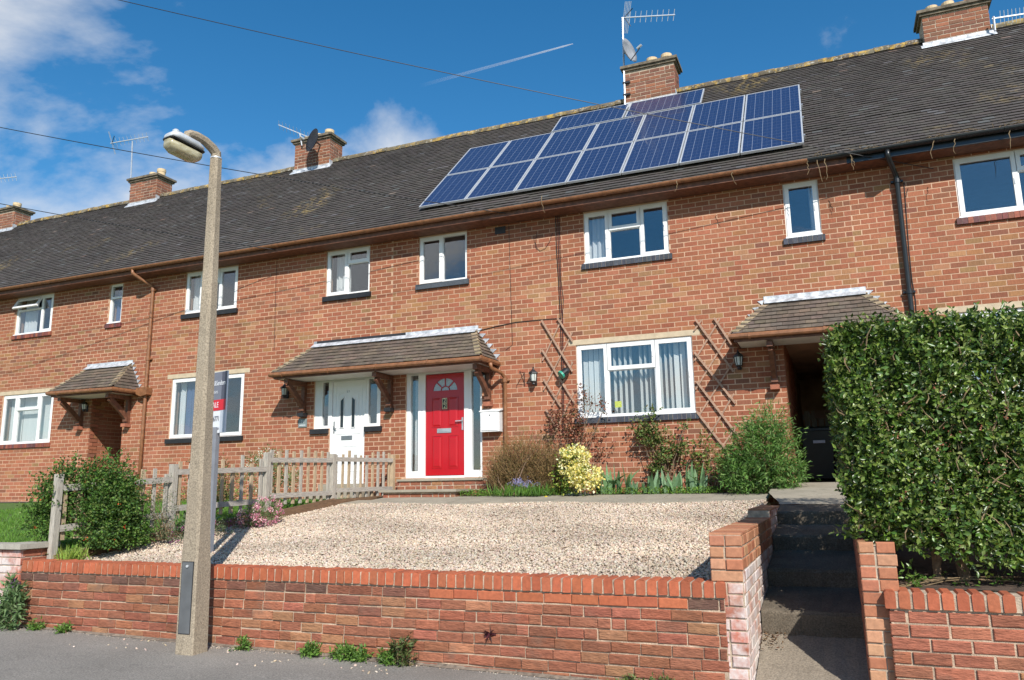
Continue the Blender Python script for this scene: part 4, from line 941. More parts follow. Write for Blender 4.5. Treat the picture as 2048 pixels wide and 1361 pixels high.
dish('grey dish on the mast beside the chimney above the solar panels', aty(1253, 105, Y3), (.93, -.30, .18), .30, aty(1247, 107, Y3), 'dishgrey')
yagi('aerial on a thin mast beside the second chimney from the left', (aty(260, 400, 3.4), aty(265, 283, 3.4)), (aty(221, 287, 3.4), aty(296, 274, 3.4)), 9, (.15, -.5, .7), 2)
yagi('aerial tilted down to the right beside the chimney with the dark dish', (aty(604, 292, 3.3), aty(600, 268, 3.3)), (aty(628, 279, 3.3), aty(557, 250, 3.3)), 9, (.3, -.6, .6), 0, False)
dish('dark dish on the chimney at the middle left of the roof', aty(630, 283, 3.0), (-.44, -.88, .15), .33, aty(640, 290, 3.33))
yagi('aerial at the left edge of the picture', (aty(-6, 420, 3.4), aty(-4, 358, 3.4)), (aty(-40, 362, 3.4), aty(33, 354, 3.4)), 9, (.05, -.4, .9), 0, False)
yagi('aerial to the right of the chimney at the top right corner', (aty(1990, 62, 3.2), aty(1987, 34, 3.2)), (aty(1984, 38, 3.2), aty(2090, 22, 3.2)), 12, (0, -.3, .95), 0, False)

# ================================================================== OVERHEAD WIRES AND WALL CABLES
def wire(label, pts, r, mat='cable', name='overhead_wire', cat='wire'):
    b = MB(); b.tube(pts, r, 6); o = b.build(name, M[mat], None, loc=tuple(pts[0])); tag(o, label, cat); return o
wire('upper overhead wire crossing the sky to the right house', sag(aty(1867, 338, -.06), aty(-700, -235, -8), 40, .25), .007)
wire('overhead wire passing behind the lamp head to the red door house', sag(aty(1012, 427, -.42), aty(-900, 58, -7), 40, .25), .008)
wire('lowest overhead wire at the left over the chimney', sag(aty(551, 500, -.42), aty(-900, 200, -7), 40, .25), .008)
def cab(label, pxs, r=.006, y=-.014, mat='cable'): return wire(label, [aty(p, q, y) for p, q in pxs], r, mat, 'wall_cable', 'cable')
cab('black cable at the left of the vertical bundle beside the left trellis', [(1111, 428), (1113, 500), (1117, 560), (1121, 645), (1124, 760), (1125, 870)], .008)
cab('dark red cable in the middle of the vertical bundle', [(1115, 428), (1117, 500), (1120, 560), (1125, 645), (1127, 760), (1128, 870)], .008, -.016, 'redcable')
cab('thin cable along the right of the vertical bundle', [(1118, 428), (1119, 460), (1122, 560), (1127, 600), (1125, 640)], .005)
cab('thin single cable down the wall above the meter box', [(1017, 435), (1019, 500), (1022, 600), (1025, 690), (1012, 700)], .004)
cab('sloping cable from the canopy flashing to the cable bundle', [(950, 664), (985, 655), (1030, 645), (1080, 640), (1122, 637)], .007)
cab('drooping loop of thin cable below the gutter', [(1074, 465), (1071, 485), (1073, 496), (1080, 502), (1090, 498), (1099, 484), (1105, 466)], .004)
cab('thin cable on the wall left of the wide canopy', [(555, 506), (552, 560), (550, 640), (548, 702)], .004)
cab('thin dark cable beside the black downpipe', [(1808, 365), (1812, 420), (1818, 500), (1824, 560), (1831, 600), (1833, 632)], .006)
b = MB(); b.box(-5.77, -5.55, -.012, .02, 6.42, 6.56); o = b.build('air_vent', M['darkmetal'], None, loc=(-5.66, 0, 6.42)); tag(o, 'small dark air brick under the gutter', 'vent')
# dead vine tendrils hanging from the black gutter
vt = thing('dead_vine', 'dry vine tendrils hanging from the gutter at the right', 'vine', (1.5, -.5, 6.8))
for (px, py, L) in ((1616, 322, 28), (1634, 320, 44), (1650, 318, 42), (1700, 310, 30), (1706, 318, 14), (1868, 282, 36), (1910, 278, 30), (2020, 262, 36), (1353, 362, 22), (1084, 392, 34), (1465, 345, 25)):
    b = MB(); pts = []; x, y = px, py
    for k in range(7): pts.append(aty(x, y, -.55)); x += random.uniform(-3, 4); y += L/6
    b.tube(pts, [.007-.0007*k for k in range(7)], 5); b.build('tendril', M['twig'], vt)
tw_ = MB()
for k in range(90):
    x = random.uniform(.05, 4.6); p = Vector((x, -.44+random.uniform(-.08, .08), 6.78)); d = Vector((random.uniform(-.2, .2), random.uniform(-.06, .06), random.uniform(-.03, .05))); tw_.tube([p, p+d*.5+Vector((0, 0, .02)), p+d], [.005, .004, .002], 4)
tw_.build('dry_litter', M['twig'], vt, kind='stuff')

# ================================================================== STREET LAMP
def street_lamp():
    X0, Y0 = -5.655, -7.42; zb = pav(X0, Y0); t = thing('street_lamp', 'tall concrete street lamp standing in front of the brick garden wall', 'street lamp', (X0, Y0, zb))
    R = math.radians(2)
    def sec(w, ch):           # chamfered square, turned
        h = w/2; c = ch*w; P = [(-h+c, -h), (h-c, -h), (h, -h+c), (h, h-c), (h-c, h), (-h+c, h), (-h, h-c), (-h, -h+c)]
        return [(x*math.cos(R)-y*math.sin(R), x*math.sin(R)+y*math.cos(R)) for x, y in P]
    b = MB(); prof = [(-.1, .206, .06), (0.05, .206, .06), (.75, .200, .07), (1.0, .190, .12), (1.5, .168, .17), (4.86, .102, .22)]
    lean = lambda z: (-.011*z, 0)
    for z, w, c in prof: b.v += [(X0+x+lean(z)[0], Y0+y, zb+z) for x, y in sec(w, c)]
    for j in range(len(prof)-1):
        for k in range(8): b.f.append((j*8+k, j*8+(k+1) % 8, (j+1)*8+(k+1) % 8, (j+1)*8+k)); b.t.append(None)
    b.f.append(tuple(range((len(prof)-1)*8, len(prof)*8))); b.t.append(None)
    b.build('column', M['concrete'], t)
    # base access door on the left visible face
    fx = Vector((math.cos(R), math.sin(R), 0)); fn = Vector((math.sin(R), -math.cos(R), 0))
    nrm = -fx; tang = fn    # face turned to the street left
    c0 = Vector((X0, Y0, zb))
    face_n = Vector((math.sin(R)*1, -math.cos(R), 0)); face_t = fx
    # choose the face that looks left of the camera line
    cands = [(fn, fx), (-fx, fn)]
    view = (EYE-c0); view.z = 0; view.normalize()
    best = cands[0] if True else cands[1]
    n_, t_ = best
    n_, t_ = (-fx, fn)
    n_, t_ = (fn, fx)
    b = MB(); b.obox(c0+n_*.1045+Vector((-.005, 0, .50)), t_*.062, n_*.004, (0, 0, .315)); b.build('access_door', M['lampdoor'], t)
    b = MB(); b.obox(c0+n_*.1035+Vector((-.005, 0, .50)), t_*.068, n_*.003, (0, 0, .322)); b.build('door_rebate', M['darkmetal'], t)
    b = MB(); b.tube([c0+n_*.10+Vector((-.005, 0, .78)), c0+n_*.122+Vector((0, 0, .78))], .012, 8); b.build('door_lock', M['alu'], t)
    b = MB(); b.lathe([(.055, 0), (.058, .004), (.058, .014), (.055, .018)], (X0-.0534, Y0, zb+4.855), 16); b.build('joint_ring', M['alu'], t)
    # bracket arm, lantern, sized to sit over the pavement edge
    top = Vector((X0-.0534, Y0, zb+4.86)); dr = Vector((-.18, -.98, 0)).normalized()
    path = [top, top+Vector((0, 0, .06))+dr*.005, top+Vector((0, 0, .10))+dr*.05, top+Vector((0, 0, .145))+dr*.14, top+Vector((0, 0, .165))+dr*.24, top+Vector((0, 0, .16))+dr*.31, top+Vector((0, 0, .14))+dr*.345, top+Vector((0, 0, .10))+dr*.352]
    b = MB(); b.tube(path, [.052, .052, .050, .046, .042, .040, .038, .036], 8); b.build('arm', M['concrete'], t)
    lc = top+Vector((0, 0, .035))+dr*.36; tilt = Vector((dr.x, dr.y, .10)).normalized(); sd = Vector((0, 0, 1)).cross(tilt).normalized(); up = tilt.cross(sd)
    lc = lc+Vector((0,0,-.03))
    def shell(name, secs, mat, smooth=True):
        mb = MB(); n = 16
        for (u, w, z0, z1) in secs:
            for k in range(n):
                a = 2*math.pi*k/n; cz = (z0+z1)/2; hz = (z1-z0)/2
                ex = abs(math.cos(a))**.6*math.copysign(1, math.cos(a)); ez = abs(math.sin(a))**.8*math.copysign(1, math.sin(a))
                mb.v.append(tuple(lc+tilt*u+sd*(w*ex)+up*(cz+hz*ez)))
        m_ = len(secs)
        for j in range(m_-1):
            for k in range(n): mb.f.append((j*n+k, j*n+(k+1) % n, (j+1)*n+(k+1) % n, (j+1)*n+k)); mb.t.append(None)
        mb.f.append(tuple(reversed(range(n)))); mb.t.append(None); mb.f.append(tuple(range((m_-1)*n, m_*n))); mb.t.append(None)
        return mb.build(name, M[mat], t, smooth=smooth)
    shell('lantern_hood', [(-.17, .06, 0, .03), (-.155, .085, 0, .055), (-.10, .095, 0, .085), (.12, .095, 0, .09), (.19, .08, 0, .06), (.205, .055, 0, .03)], 'hood')
    shell('hood_rim', [(-.178, .065, -.009, .001), (-.165, .093, -.010, .002), (.185, .093, -.010, .002), (.208, .065, -.009, .001)], 'darkmetal', False)
    shell('lantern_bowl', [(-.165, .05, -.05, -.013), (-.15, .08, -.105, -.013), (-.08, .088, -.13, -.013), (.12, .088, -.13, -.013), (.185, .075, -.10, -.013), (.20, .05, -.05, -.013)], 'bowl')
    b = MB(); b.lathe([(.03, 0), (.035, .03), (.02, .045)], lc+up*.08+tilt*.12, 12); b.build('photocell', M['alu'], t)
M['lampdoor'] = plain('grey_steel_door', (0.16, 0.165, 0.17), .5, .4, .25, 4); M['hood'] = plain('weathered_aluminium', (0.58, 0.60, 0.62), .38, .25, .2, 9)
def bowl_mat():
    m, t, b = nt('yellowed_lamp_bowl'); lnk(t, rampn(t, noise(t, pos(t, (3, 3, 8)), 5, 4), [(0.3, (0.42, 0.36, 0.20)), (0.7, (0.66, 0.62, 0.45))]), b.inputs['Base Color']); b.inputs['Roughness'].default_value = .2; b.inputs['Transmission Weight'].default_value = .25; return m
M['bowl'] = bowl_mat(); street_lamp()

# ================================================================== SALE SIGN
def sale_sign():
    B0 = Vector((-6.84, -6.0, grav_z(-6.84, -6.0)-.05)); t = thing('sale_board', 'estate agent for sale board on a grey post behind the lamp', 'sign', B0)
    b = MB(); b.box(B0.x-.035, B0.x+.035, B0.y-.03, B0.y+.03, B0.z, 2.35); b.build('post', M['greypost'], t)
    an = math.radians(-14); u = Vector((math.cos(an), math.sin(an), 0)); n = Vector((math.sin(an), -math.cos(an), 0)); zr, zt = 2.28, 3.02; W = .56
    R = Vector((-6.66, -6.03, 0)); L = R-u*W
    def slab(u0, u1, z0, z1, d0, d1, mat, nm):
        b = MB(); c = L+u*((u0+u1)/2)+Vector((0, 0, (z0+z1)/2)); b.obox(c+n*((d0+d1)/2), u*((u1-u0)/2), n*((d1-d0)/2), (0, 0, (z1-z0)/2)); return b.build(nm, M[mat], t)
    slab(0, W, zr, zt, 0, .02, 'signwhite', 'board'); slab(.004, W-.10, zr+.40, zt-.004, .0205, .0225, 'signgrey', 'name_panel'); slab(W-.10, W-.002, zr+.40, zt-.004, .0205, .0222, 'signdark', 'name_panel_edge'); slab(.002, W-.002, zr+.27, zr+.40, .0228, .0245, 'signred', 'sale_band'); slab(W-.10, W-.002, zr+.004, zr+.27, .0205, .0222, 'signpale', 'board_edge')
    rot = (math.pi/2, 0, an)
    def tx(s_, size, z, mat, ux=W-.05, sx=.8):
        text_mesh(s_, size, M[mat], 'lettering', t, L+u*ux+n*.0255+Vector((0, 0, z)), rot, 'RIGHT', .0006, sx)
    tx('ers&Sanders', .085, zr+.60, 'signwhite', W-.02, .72); tx('ENTS', .045, zr+.49, 'signwhite', W-.17); tx('FOR SALE', .095, zr+.335, 'signwhite', W-.14); tx('766771', .085, zr+.17, 'signdark', W-.11, .75); tx('sanders.co.uk', .04, zr+.055, 'signdark', W-.11)
M['greypost'] = plain('grey_painted_post', (0.20, 0.21, 0.235), .7, var=.12); M['signwhite'] = plain('sign_white', (0.72, 0.74, 0.77), .5, var=.03); M['signgrey'] = plain('sign_slate', (0.17, 0.18, 0.22), .5, var=.05)
M['signdark'] = plain('sign_dark', (0.075, 0.08, 0.11), .5, var=.05); M['signred'] = plain('sign_red', (0.60, 0.015, 0.03), .5, var=.04); M['signpale'] = plain('sign_pale_blue', (0.45, 0.49, 0.55), .5, var=.03); sale_sign()

# ================================================================== GARDEN WALLS
YW = -7.10
def front_wall():
    x0, x1 = -8.50, -.86; t = thing('garden_wall', 'long low brick front wall with red brick-on-edge coping below the gravel', 'wall', (-4.7, YW, .1))
    zt = .755; ch = .0865; n = 9; zb = zt-n*ch
    b = MB(); b.box(x0, x1, YW+.009, YW+.22, zb-.3, zt+.004); b.build('core', M['mortar_wall'], t)
    for c in range(n):
        z = zb+c*ch; x = x0-(c % 2)*.118; top = (c == n-1)
        while x < x1-.01:
            L = random.choice([.225, .225, .22, .23]) if random.random() > .10 else .105; a, e = max(x, x0), min(x+L, x1); x += L+.009
            if e-a < .03: continue
            if z+ch < pav(a, YW)-.02: continue
            if top: k = 'topdark' if a < -3.55 or a > -1.35 else 'topred'
            else: k = 'gw'
            pal = {'topdark': pal_dark, 'topred': pal_coping, 'gw': pal_wall}[k]; mt = M['coping'] if k == 'topred' else M['wallbrick']
            me = brick_mesh(k, e-a, ch-.0130, pal, mt, .05, .009, .006, 30, .005)
            place(me, 'brick', t, (a, YW+.004+random.uniform(-.005, .005), z+random.uniform(-.003, .002)), (random.uniform(-.015, .015), random.uniform(-.010, .010), random.uniform(-.012, .012)))
    x = x0-.03; vs_ = []
    for k in range(12):
        b = MB(); b.tint = pal_coping(); w, hh, d = .070, .115, .225
        j = lambda s_=.003: random.uniform(-s_, s_)
        c_ = .012; P = []
        for yy in (0, d):
            P += [(0+c_*.3, yy+j(), 0+j()), (w-c_*.3, yy+j(), 0+j()), (w, yy+j(), .012), (w, yy+j(), hh-c_), (w-c_, yy+j(), hh), (c_, yy+j(), hh), (0, yy+j(), hh-c_), (0, yy+j(), .012)]
        for q in (3, 4, 5, 6): P[q] = (P[q][0], P[q][1]+.004, P[q][2])
        b.faces(P, [(0, 1, 2, 3, 4, 5, 6, 7), tuple(reversed(range(8, 16)))]+[(8+i, 8+(i+1) % 8, (i+1) % 8, i) for i in range(8)]); vs_.append(b.mesh('coping_brick', M['coping']))
    while x < x1-.05:
        place(random.choice(vs_), 'coping_brick', t, (x, YW-.015+random.uniform(-.003, .003), zt+.005+random.uniform(-.003, .004)), (random.uniform(-.01, .015), random.uniform(-.03, .03), random.uniform(-.02, .02))); x += .0865
    b = MB(); b.box(x0, x1-.004, YW-.003, YW+.20, zt+.002, zt+.109); b.build('coping_mortar', M['mortar_grey'], t)
    return vs_
cop = front_wall()
def entrance_wall():
    t = thing('garden_wall', 'stepped side wall of whitened bricks along the left of the garden steps', 'wall', (-.8, -5, .1))
    # pier at the pavement plus wall running back, in three stepped lengths
    y0 = YW+.02; b = MB(); b.box(-.944, -.716, y0+.006, -6.30, -.2, 1.215); b.box(-.944, -.716, -6.30, -4.3, .2, 1.215); b.box(-.944, -.716, -4.3, -2.6, .5, 1.30); b.build('core', M['mortar_grey'], t)
    nC = 13; zb = 1.222-nC*.0865
    lay(t, (-.947, y0, zb), 0, .232, nC-4, .0865, .225, .0115, pal_white2, 'eff', M['whitebrick'], header=.4, jitter=.004)
    lay(t, (-.95, y0-.004, zb+(nC-4)*.0865), 0, .235, 4, .0865, .225, .0115, pal_orange, 'orange', M['coping'], header=.25, jitter=.005)
    lay(t, (-.714, y0+.01, zb), math.pi/2, 2.75, nC-3, .0865, .225, .0115, pal_white, 'eff2', M['whitebrick'], header=.3)
    lay(t, (-.714, y0+.01, zb+(nC-3)*.0865), math.pi/2, 2.75, 3, .0865, .225, .0115, pal_orange, 'orange', M['coping'], header=.3)
    lay(t, (-.714, -4.3, .62), math.pi/2, 1.68, 8, .0865, .225, .0115, pal_white2, 'eff', M['whitebrick'], header=.3)
    for k, y in enumerate(np.arange(-7.07, -2.62, .0865)):      # top course bricks on flat
        b = MB(); b.tint = pal_orange(); z = 1.216 if y < -4.3 else 1.302; b.box(-.95, -.71, y, y+.076, z, z+.012+random.uniform(0, .006)); b.build('coping_brick', M['coping'], t)
entrance_wall()
def right_pier():
    t = thing('garden_wall', 'narrow orange brick pier at the right of the garden steps', 'wall', (.2, YW, .1))
    b = MB(); b.box(.095, .325, YW+.05, -3.3, -.2, 1.14); b.build('core', M['mortar_grey'], t)
    lay(t, (.09, YW+.045, .06), 0, .24, 13, .0865, .225, .0115, pal_orange, 'orange', M['coping'], header=.35, jitter=.006)
    lay(t, (.092, -3.3, .06), -math.pi/2, 3.75, 13, .0865, .225, .0115, pal_wall, 'gw', M['wallbrick'], header=.1)
right_pier()
def right_wall():
    x0, x1 = .245, 5.0; t = thing('garden_wall', 'brick front wall with wide red coping below the privet hedge', 'wall', (1.5, YW, .1))
    zt = .735; ch = .0885; n = 9; zb = zt-n*ch; y0 = YW-.02
    b = MB(); b.box(x0+.01, x1, y0+.006, y0+.24, zb-.2, zt+.003); b.build('core', M['mortar_wall'], t)
    lay(t, (x0, y0, zb), 0, x1-x0, n, ch, .232, .0135, pal_wall, 'rw', M['wallbrick'], header=.1, jitter=.006)
    x = x0-.02; k = 0
    while x < x1:
        gap = .02 if k == 8 else 0
        o = place(random.choice(cop), 'coping_brick', t, (x, y0-.02, zt+.004), (random.uniform(-.02, .02), random.uniform(-.02, .02), random.uniform(-.02, .02))); x += .0885+gap; k += 1
    b = MB(); b.box(x0, x1, y0-.009, y0+.195, zt+.004, zt+.108); b.build('coping_mortar', M['mortar_grey'], t)
right_wall()
def left_wall():
    x1 = -8.46; t = thing('garden_wall', 'pinkish brick wall with a pale stone coping slab at the left edge', 'wall', (-9, YW, .1)); y0 = YW-.03
    b = MB(); b.box(-14, x1-.002, y0+.006, y0+.20, -.2, .99); b.box(-8.80, x1-.003, y0+.2, y0+.40, -.2, .99); b.build('core', M['mortar_grey'], t)
    lay(t, (-11.0, y0, .13), 0, 2.54, 10, .0865, .225, .0115, pal_white2, 'eff', M['whitebrick']); lay(t, (x1, y0, .13), math.pi/2, .38, 10, .0865, .225, .0115, pal_wall, 'gw', M['wallbrick'], off=.1)
    b = MB(); b.box(-14, x1-.36, y0-.04, y0+.26, .995, 1.045); b.build('coping_slab', M['copingslab'], t); b = MB(); b.box(x1-.355, x1+.045, y0-.05, y0+.44, .996, 1.052); b.build('pier_cap', M['copingslab'], t)
left_wall()

# ================================================================== PICKET FENCE
def fence():
    t = thing('picket_fence', 'weathered wooden picket fence up the left side of the gravel', 'fence', (-8.2, -3.5, 1.1))
    posts = [(-6.80, .95, 1.82), (-5.20, 1.0, 1.965), (-3.47, 1.1, 2.175), (-1.90, 1.25, 2.20), (-.13, 1.35, 2.235)]
    for i, (y, zb, zt) in enumerate(posts):
        X = fence_x(y) if i < 4 else -7.93; w_ = .036 if i == 0 else .042
        b = MB(); b.box(X-w_, X+w_, y-w_, y+w_, zb-.2, zt); b.build('post', M['wood' if i < 4 else 'woodtan'], t)
    tops = [(1.66, 1.76), (1.86, 1.92), (2.06, 2.09), (2.11, 2.13)]; lows = [(1.20, 1.30), (1.38, 1.44), (1.51, 1.54), (1.58, 1.60)]
    for i in range(4):
        ya, yb = posts[i][0], posts[i+1][0]; xa, xb = fence_x(ya), fence_x(yb)
        for (p, q) in (tops[i], lows[i]):
            b = MB(); b.bar((xa+.022, ya+.044, p), (xb+.022, yb-.044, q), .03, .075); b.build('rail', M['woodrail'], t)
        n = 9 if i != 3 else 10
        for k in range(n):
            f = (k+.6)/(n+.2); y = ya+(yb-ya)*f; X = xa+(xb-xa)*f; top = tops[i][0]+(tops[i][1]-tops[i][0])*f+random.choice([.08, .16, .11, .22, .09, .14]); bot = lows[i][0]+(lows[i][1]-lows[i][0])*f-.14; w = random.uniform(.042, .058); ln = random.uniform(-.012, .012)
            b = MB(); b.box(X-.024, X+.004, y-w/2, y+w/2, bot, top)
            for q in range(4, 8): b.v[q] = (b.v[q][0], b.v[q][1]+ln, b.v[q][2])
            b.build('pale', M[random.choice(['woodtan', 'woodtan', 'wood'])], t)
        b = MB(); b.bar((xa+.05, ya, grav_z(xa, ya)+.03), (xb+.05, yb, grav_z(xb, yb)+.05), .03, .16); b.build('gravel_board', M['board'], t)
fence()

# ================================================================== WALL FITTINGS
def lantern(label, x, z, white=True, s=1.0):
    t = thing('wall_lantern', label, 'wall light', (x, 0, z)); y = -.12*s
    b = MB(); b.lathe([(.075*s, .075*s), (.09*s, .06*s), (.085*s, .085*s), (.03*s, .13*s), (.012*s, .16*s), (.016*s, .175*s), (.004, .19*s)], (x, y, z), 6); b.build('roof', M['black'], t)
    b = MB(); b.lathe([(.05*s, -.075*s), (.068*s, .058*s)], (x, y, z), 6); b.build('lamp_glass', M['milk'], t)
    b = MB()
    for k in range(6):
        a = math.pi*k/3+.1; b.tube([(x+.052*s*math.cos(a), y+.052*s*math.sin(a), z-.075*s), (x+.071*s*math.cos(a), y+.071*s*math.sin(a), z+.06*s)], .006*s, 4)
    b.lathe([(.056*s, -.08*s), (.056*s, -.09*s), (.03*s, -.11*s), (.035*s, -.13*s), (.01*s, -.15*s)], (x, y, z), 6); b.build('cage', M['black'], t)
    b = MB(); b.box(x-.03*s, x+.03*s, -.025, -.007, z-.14*s, z+.04*s); b.tube([(x, -.015, z-.11*s), (x, -.07*s, z-.13*s), (x, y, z-.11*s)], .012*s, 6); b.build('bracket', M['black'], t)
M['milk'] = plain('pale_lamp_glass', (0.62, 0.66, 0.62), .2, var=.1, sc=20)
lantern('black wall lantern between the hanging bracket and the left trellis', -4.99, 3.56)
lantern('black wall lantern right of the ground floor window, under the shadow of the canopy', -1.36, 3.59)
lantern('black wall lantern left of the wide canopy bracket', -10.57, 3.63); lantern('black wall lantern right of the red door behind the bracket', -6.02, 3.60, s=.95)
lantern('small lantern in the shade under the left passage canopy', -16.42, 3.62, s=.85)
b = MB(); b.bar((-5.21, -.012, 3.68), (-5.21, -.012, 3.42), .012, .008, (0, 1, 0)); b.bar((-5.21, -.012, 3.66), (-5.21, -.24, 3.66), .012, .008); b.bar((-5.21, -.012, 3.45), (-5.21, -.20, 3.65), .01, .008); b.tube([(-5.21, -.24, 3.66), (-5.21, -.255, 3.64), (-5.21, -.24, 3.62)], .005, 5)
o = b.build('hanging_bracket', M['black'], None, loc=(-5.21, 0, 3.4)); tag(o, 'black iron hanging basket bracket beside the brown downpipe', 'bracket')
mt_ = thing('meter_box', 'white meter box on the wall right of the red door', 'meter box', (-5.86, -.1, 2.55)); b = MB(); b.box(-6.04, -5.66, -.16, -.008, 2.60, 3.0); b.prism([(-6.06, -.18, 2.985), (-6.06, -.006, 3.03), (-6.06, -.006, 3.0), (-6.06, -.18, 2.97)], (.42, 0, 0)); b.build('case', M['upvc'], mt_)
b = MB(); b.box(-6.015, -5.685, -.172, -.161, 2.625, 2.96); mdr = b.build('cover', M['upvc'], mt_); b = MB(); b.tube([(-5.85, -.172, 2.90), (-5.85, -.178, 2.90)], .012, 8); b.build('lock', M['darkmetal'], mdr)
pq = thing('house_number_plaque', 'grey slate plaque reading 21 left of the white door', 'plaque', (-10.15, -.01, 2.87)); b = MB(); b.box(-10.26, -10.05, -.022, -.008, 2.87, 3.04); b.build('slate', M['slate'], pq); M_ = None
text_mesh('21', .09, M['signwhite'], 'number', pq, (-10.155, -.0235, 2.98)); b = MB(); b.box(-10.23, -10.08, -.0245, -.0215, 2.905, 2.918); b.build('rule', M['signwhite'], pq)
sp_ = thing('garden_spotlight', 'black and green spotlight clamped to the left trellis', 'spotlight', (-4.4, -.1, 3.6)); c_ = aty(1128, 746, -.12); dv = Vector((-.55, -.5, -.55)).normalized()
b = MB(); b.lathe([(.05, -.10), (.07, -.06), (.075, .06), (.07, .075)], c_, 14, dv); b.build('body', M['blackplastic'], sp_); b = MB(); b.lathe([(.076, .045), (.079, .05), (.079, .085), (.06, .086)], c_, 14, dv); b.build('lens_ring', M['greenplastic'], sp_); b = MB(); b.tube([c_-dv*.05, c_+Vector((.06, .10, .06))], .012, 6); b.build('stalk', M['blackplastic'], sp_)
def trellis(label, front, backs):
    t = thing('wall_trellis', label, 'trellis', aty(front[0][0], front[-1][3]))
    for (a, b_, c, d) in front:
        m_ = MB(); m_.bar(aty(a, b_, -.045), aty(c, d, -.045), .034, .016, (0, 1, 0)); m_.build('lath', M['trellis'], t)
    for (a, b_, c, d) in backs:
        m_ = MB(); m_.bar(aty(a, b_, -.026), aty(c, d, -.026), .026, .012, (0, 1, 0)); m_.build('lath', M['trellis'], t)
trellis('wooden diamond trellis on the wall left of the ground floor window', [(1083, 641, 1145, 743), (1115, 637, 1145, 683), (1084, 700, 1149, 806), (1087, 759, 1122, 814), (1091, 819, 1116, 862)],
        [(1123, 640, 1085, 722), (1145, 665, 1087, 781), (1146, 724, 1104, 812), (1148, 786, 1110, 865)])
trellis('wooden diamond trellis on the wall right of the ground floor window', [(1391, 639, 1467, 744), (1428, 636, 1464, 690), (1389, 705, 1471, 807), (1393, 763, 1475, 871), (1393, 823, 1456, 905)],
        [(1403, 641, 1388, 662), (1440, 638, 1389, 722), (1462, 662, 1391, 780), (1466, 725, 1394, 838), (1468, 788, 1415, 878), (1475, 850, 1440, 900)])
BY = 1.3
bn = thing('wheelie_bin', 'dark green wheelie bin standing in the passage entrance', 'bin', (-.28, .75+BY, 1.6))
b = MB(); P = []
for z, w, d, yo in ((1.66, .21, .24, .02), (2.50, .275, .32, 0)):
    P += [(-.28-w, BY+.75-d+yo, z), (-.28+w, BY+.75-d+yo, z), (-.28+w, BY+.75+d, z), (-.28-w, BY+.75+d, z)]
b.faces(P, [(3, 2, 1, 0), (4, 5, 6, 7)]+[(i, (i+1) % 4, 4+(i+1) % 4, 4+i) for i in range(4)]); b.build('body', M['bingreen'], bn)
b = MB(); b.box(-.58, .02, BY+.40, BY+1.08, 2.505, 2.545); b.prism([(-.57, BY+.41, 2.546), (-.57, BY+1.07, 2.546), (-.57, BY+1.03, 2.60), (-.57, BY+.48, 2.58)], (.58, 0, 0)); b.build('lid', M['bingreen'], bn)
for sx in (-.50, -.06):
    b = MB(); b.tube([(sx-.025, BY+1.02, 1.70), (sx+.025, BY+1.02, 1.70)], .10, 14); b.build('wheel', M['blackplastic'], bn)
b = MB(); b.box(-.36, -.16, BY+.405, BY+.432, 2.28, 2.33); b.build('label_strip', M['signpale'], bn)
# ================================================================== PLANTS
def np_mesh(name, V, Fq, tint, mat, smooth=False):
    me = bpy.data.meshes.new(name); k = Fq.shape[1]; n = len(Fq)
    me.vertices.add(len(V)); me.vertices.foreach_set('co', V.astype(np.float32).ravel())
    me.loops.add(n*k); me.loops.foreach_set('vertex_index', Fq.astype(np.int32).ravel())
    me.polygons.add(n); me.polygons.foreach_set('loop_start', np.arange(0, n*k, k, dtype=np.int32))
    me.update(calc_edges=True)
    if tint is not None:
        at = me.attributes.new('tint', 'FLOAT_COLOR', 'FACE'); a = np.ones((n, 4), np.float32); a[:, :3] = tint; at.data.foreach_set('color', a.ravel())
    if smooth: me.polygons.foreach_set('use_smooth', np.ones(n, bool))
    me.materials.append(mat); return me
def unit(a): return a/np.maximum(np.linalg.norm(a, axis=1, keepdims=True), 1e-9)
def leaf_arrays(P, D, N, L, W, fold=.25):
    D = unit(D); Sd = unit(np.cross(D, N)); N2 = np.cross(Sd, D); L = np.asarray(L).reshape(-1, 1); W = np.asarray(W).reshape(-1, 1)
    V = np.stack([P, P+.5*L*D-fold*W*N2, P+L*D-.12*L*N2, P+.42*L*D-.5*W*Sd, P+.42*L*D+.5*W*Sd], axis=1).reshape(-1, 3)
    b = (np.arange(len(P))*5)[:, None, None]; F_ = (np.array([[0, 4, 1], [1, 4, 2], [0, 1, 3], [3, 1, 2]])[None]+b).reshape(-1, 3)
    return V, F_
def leaf_obj(name, P, D, N, L, W, cols, mat, parent, kind='stuff', fold=.25):
    P = np.asarray(P, float); V, F_ = leaf_arrays(P, np.asarray(D, float), np.asarray(N, float), L, W, fold)
    V = V-np.array(org_of(parent)); me = np_mesh(name, V, F_, np.repeat(cols, 4, axis=0), M[mat])
    o = bpy.data.objects.new(name, me); COL.objects.link(o); o.parent = parent; ORG[o.name] = org_of(parent)
    if kind: o['kind'] = kind
    return o
def pick(cols, n, v=.18):
    c = np.array(cols)[RNG.integers(0, len(cols), n)]; return c*(1+RNG.uniform(-v, v, (n, 1)))*(1+RNG.uniform(-.06, .06, (n, 3)))
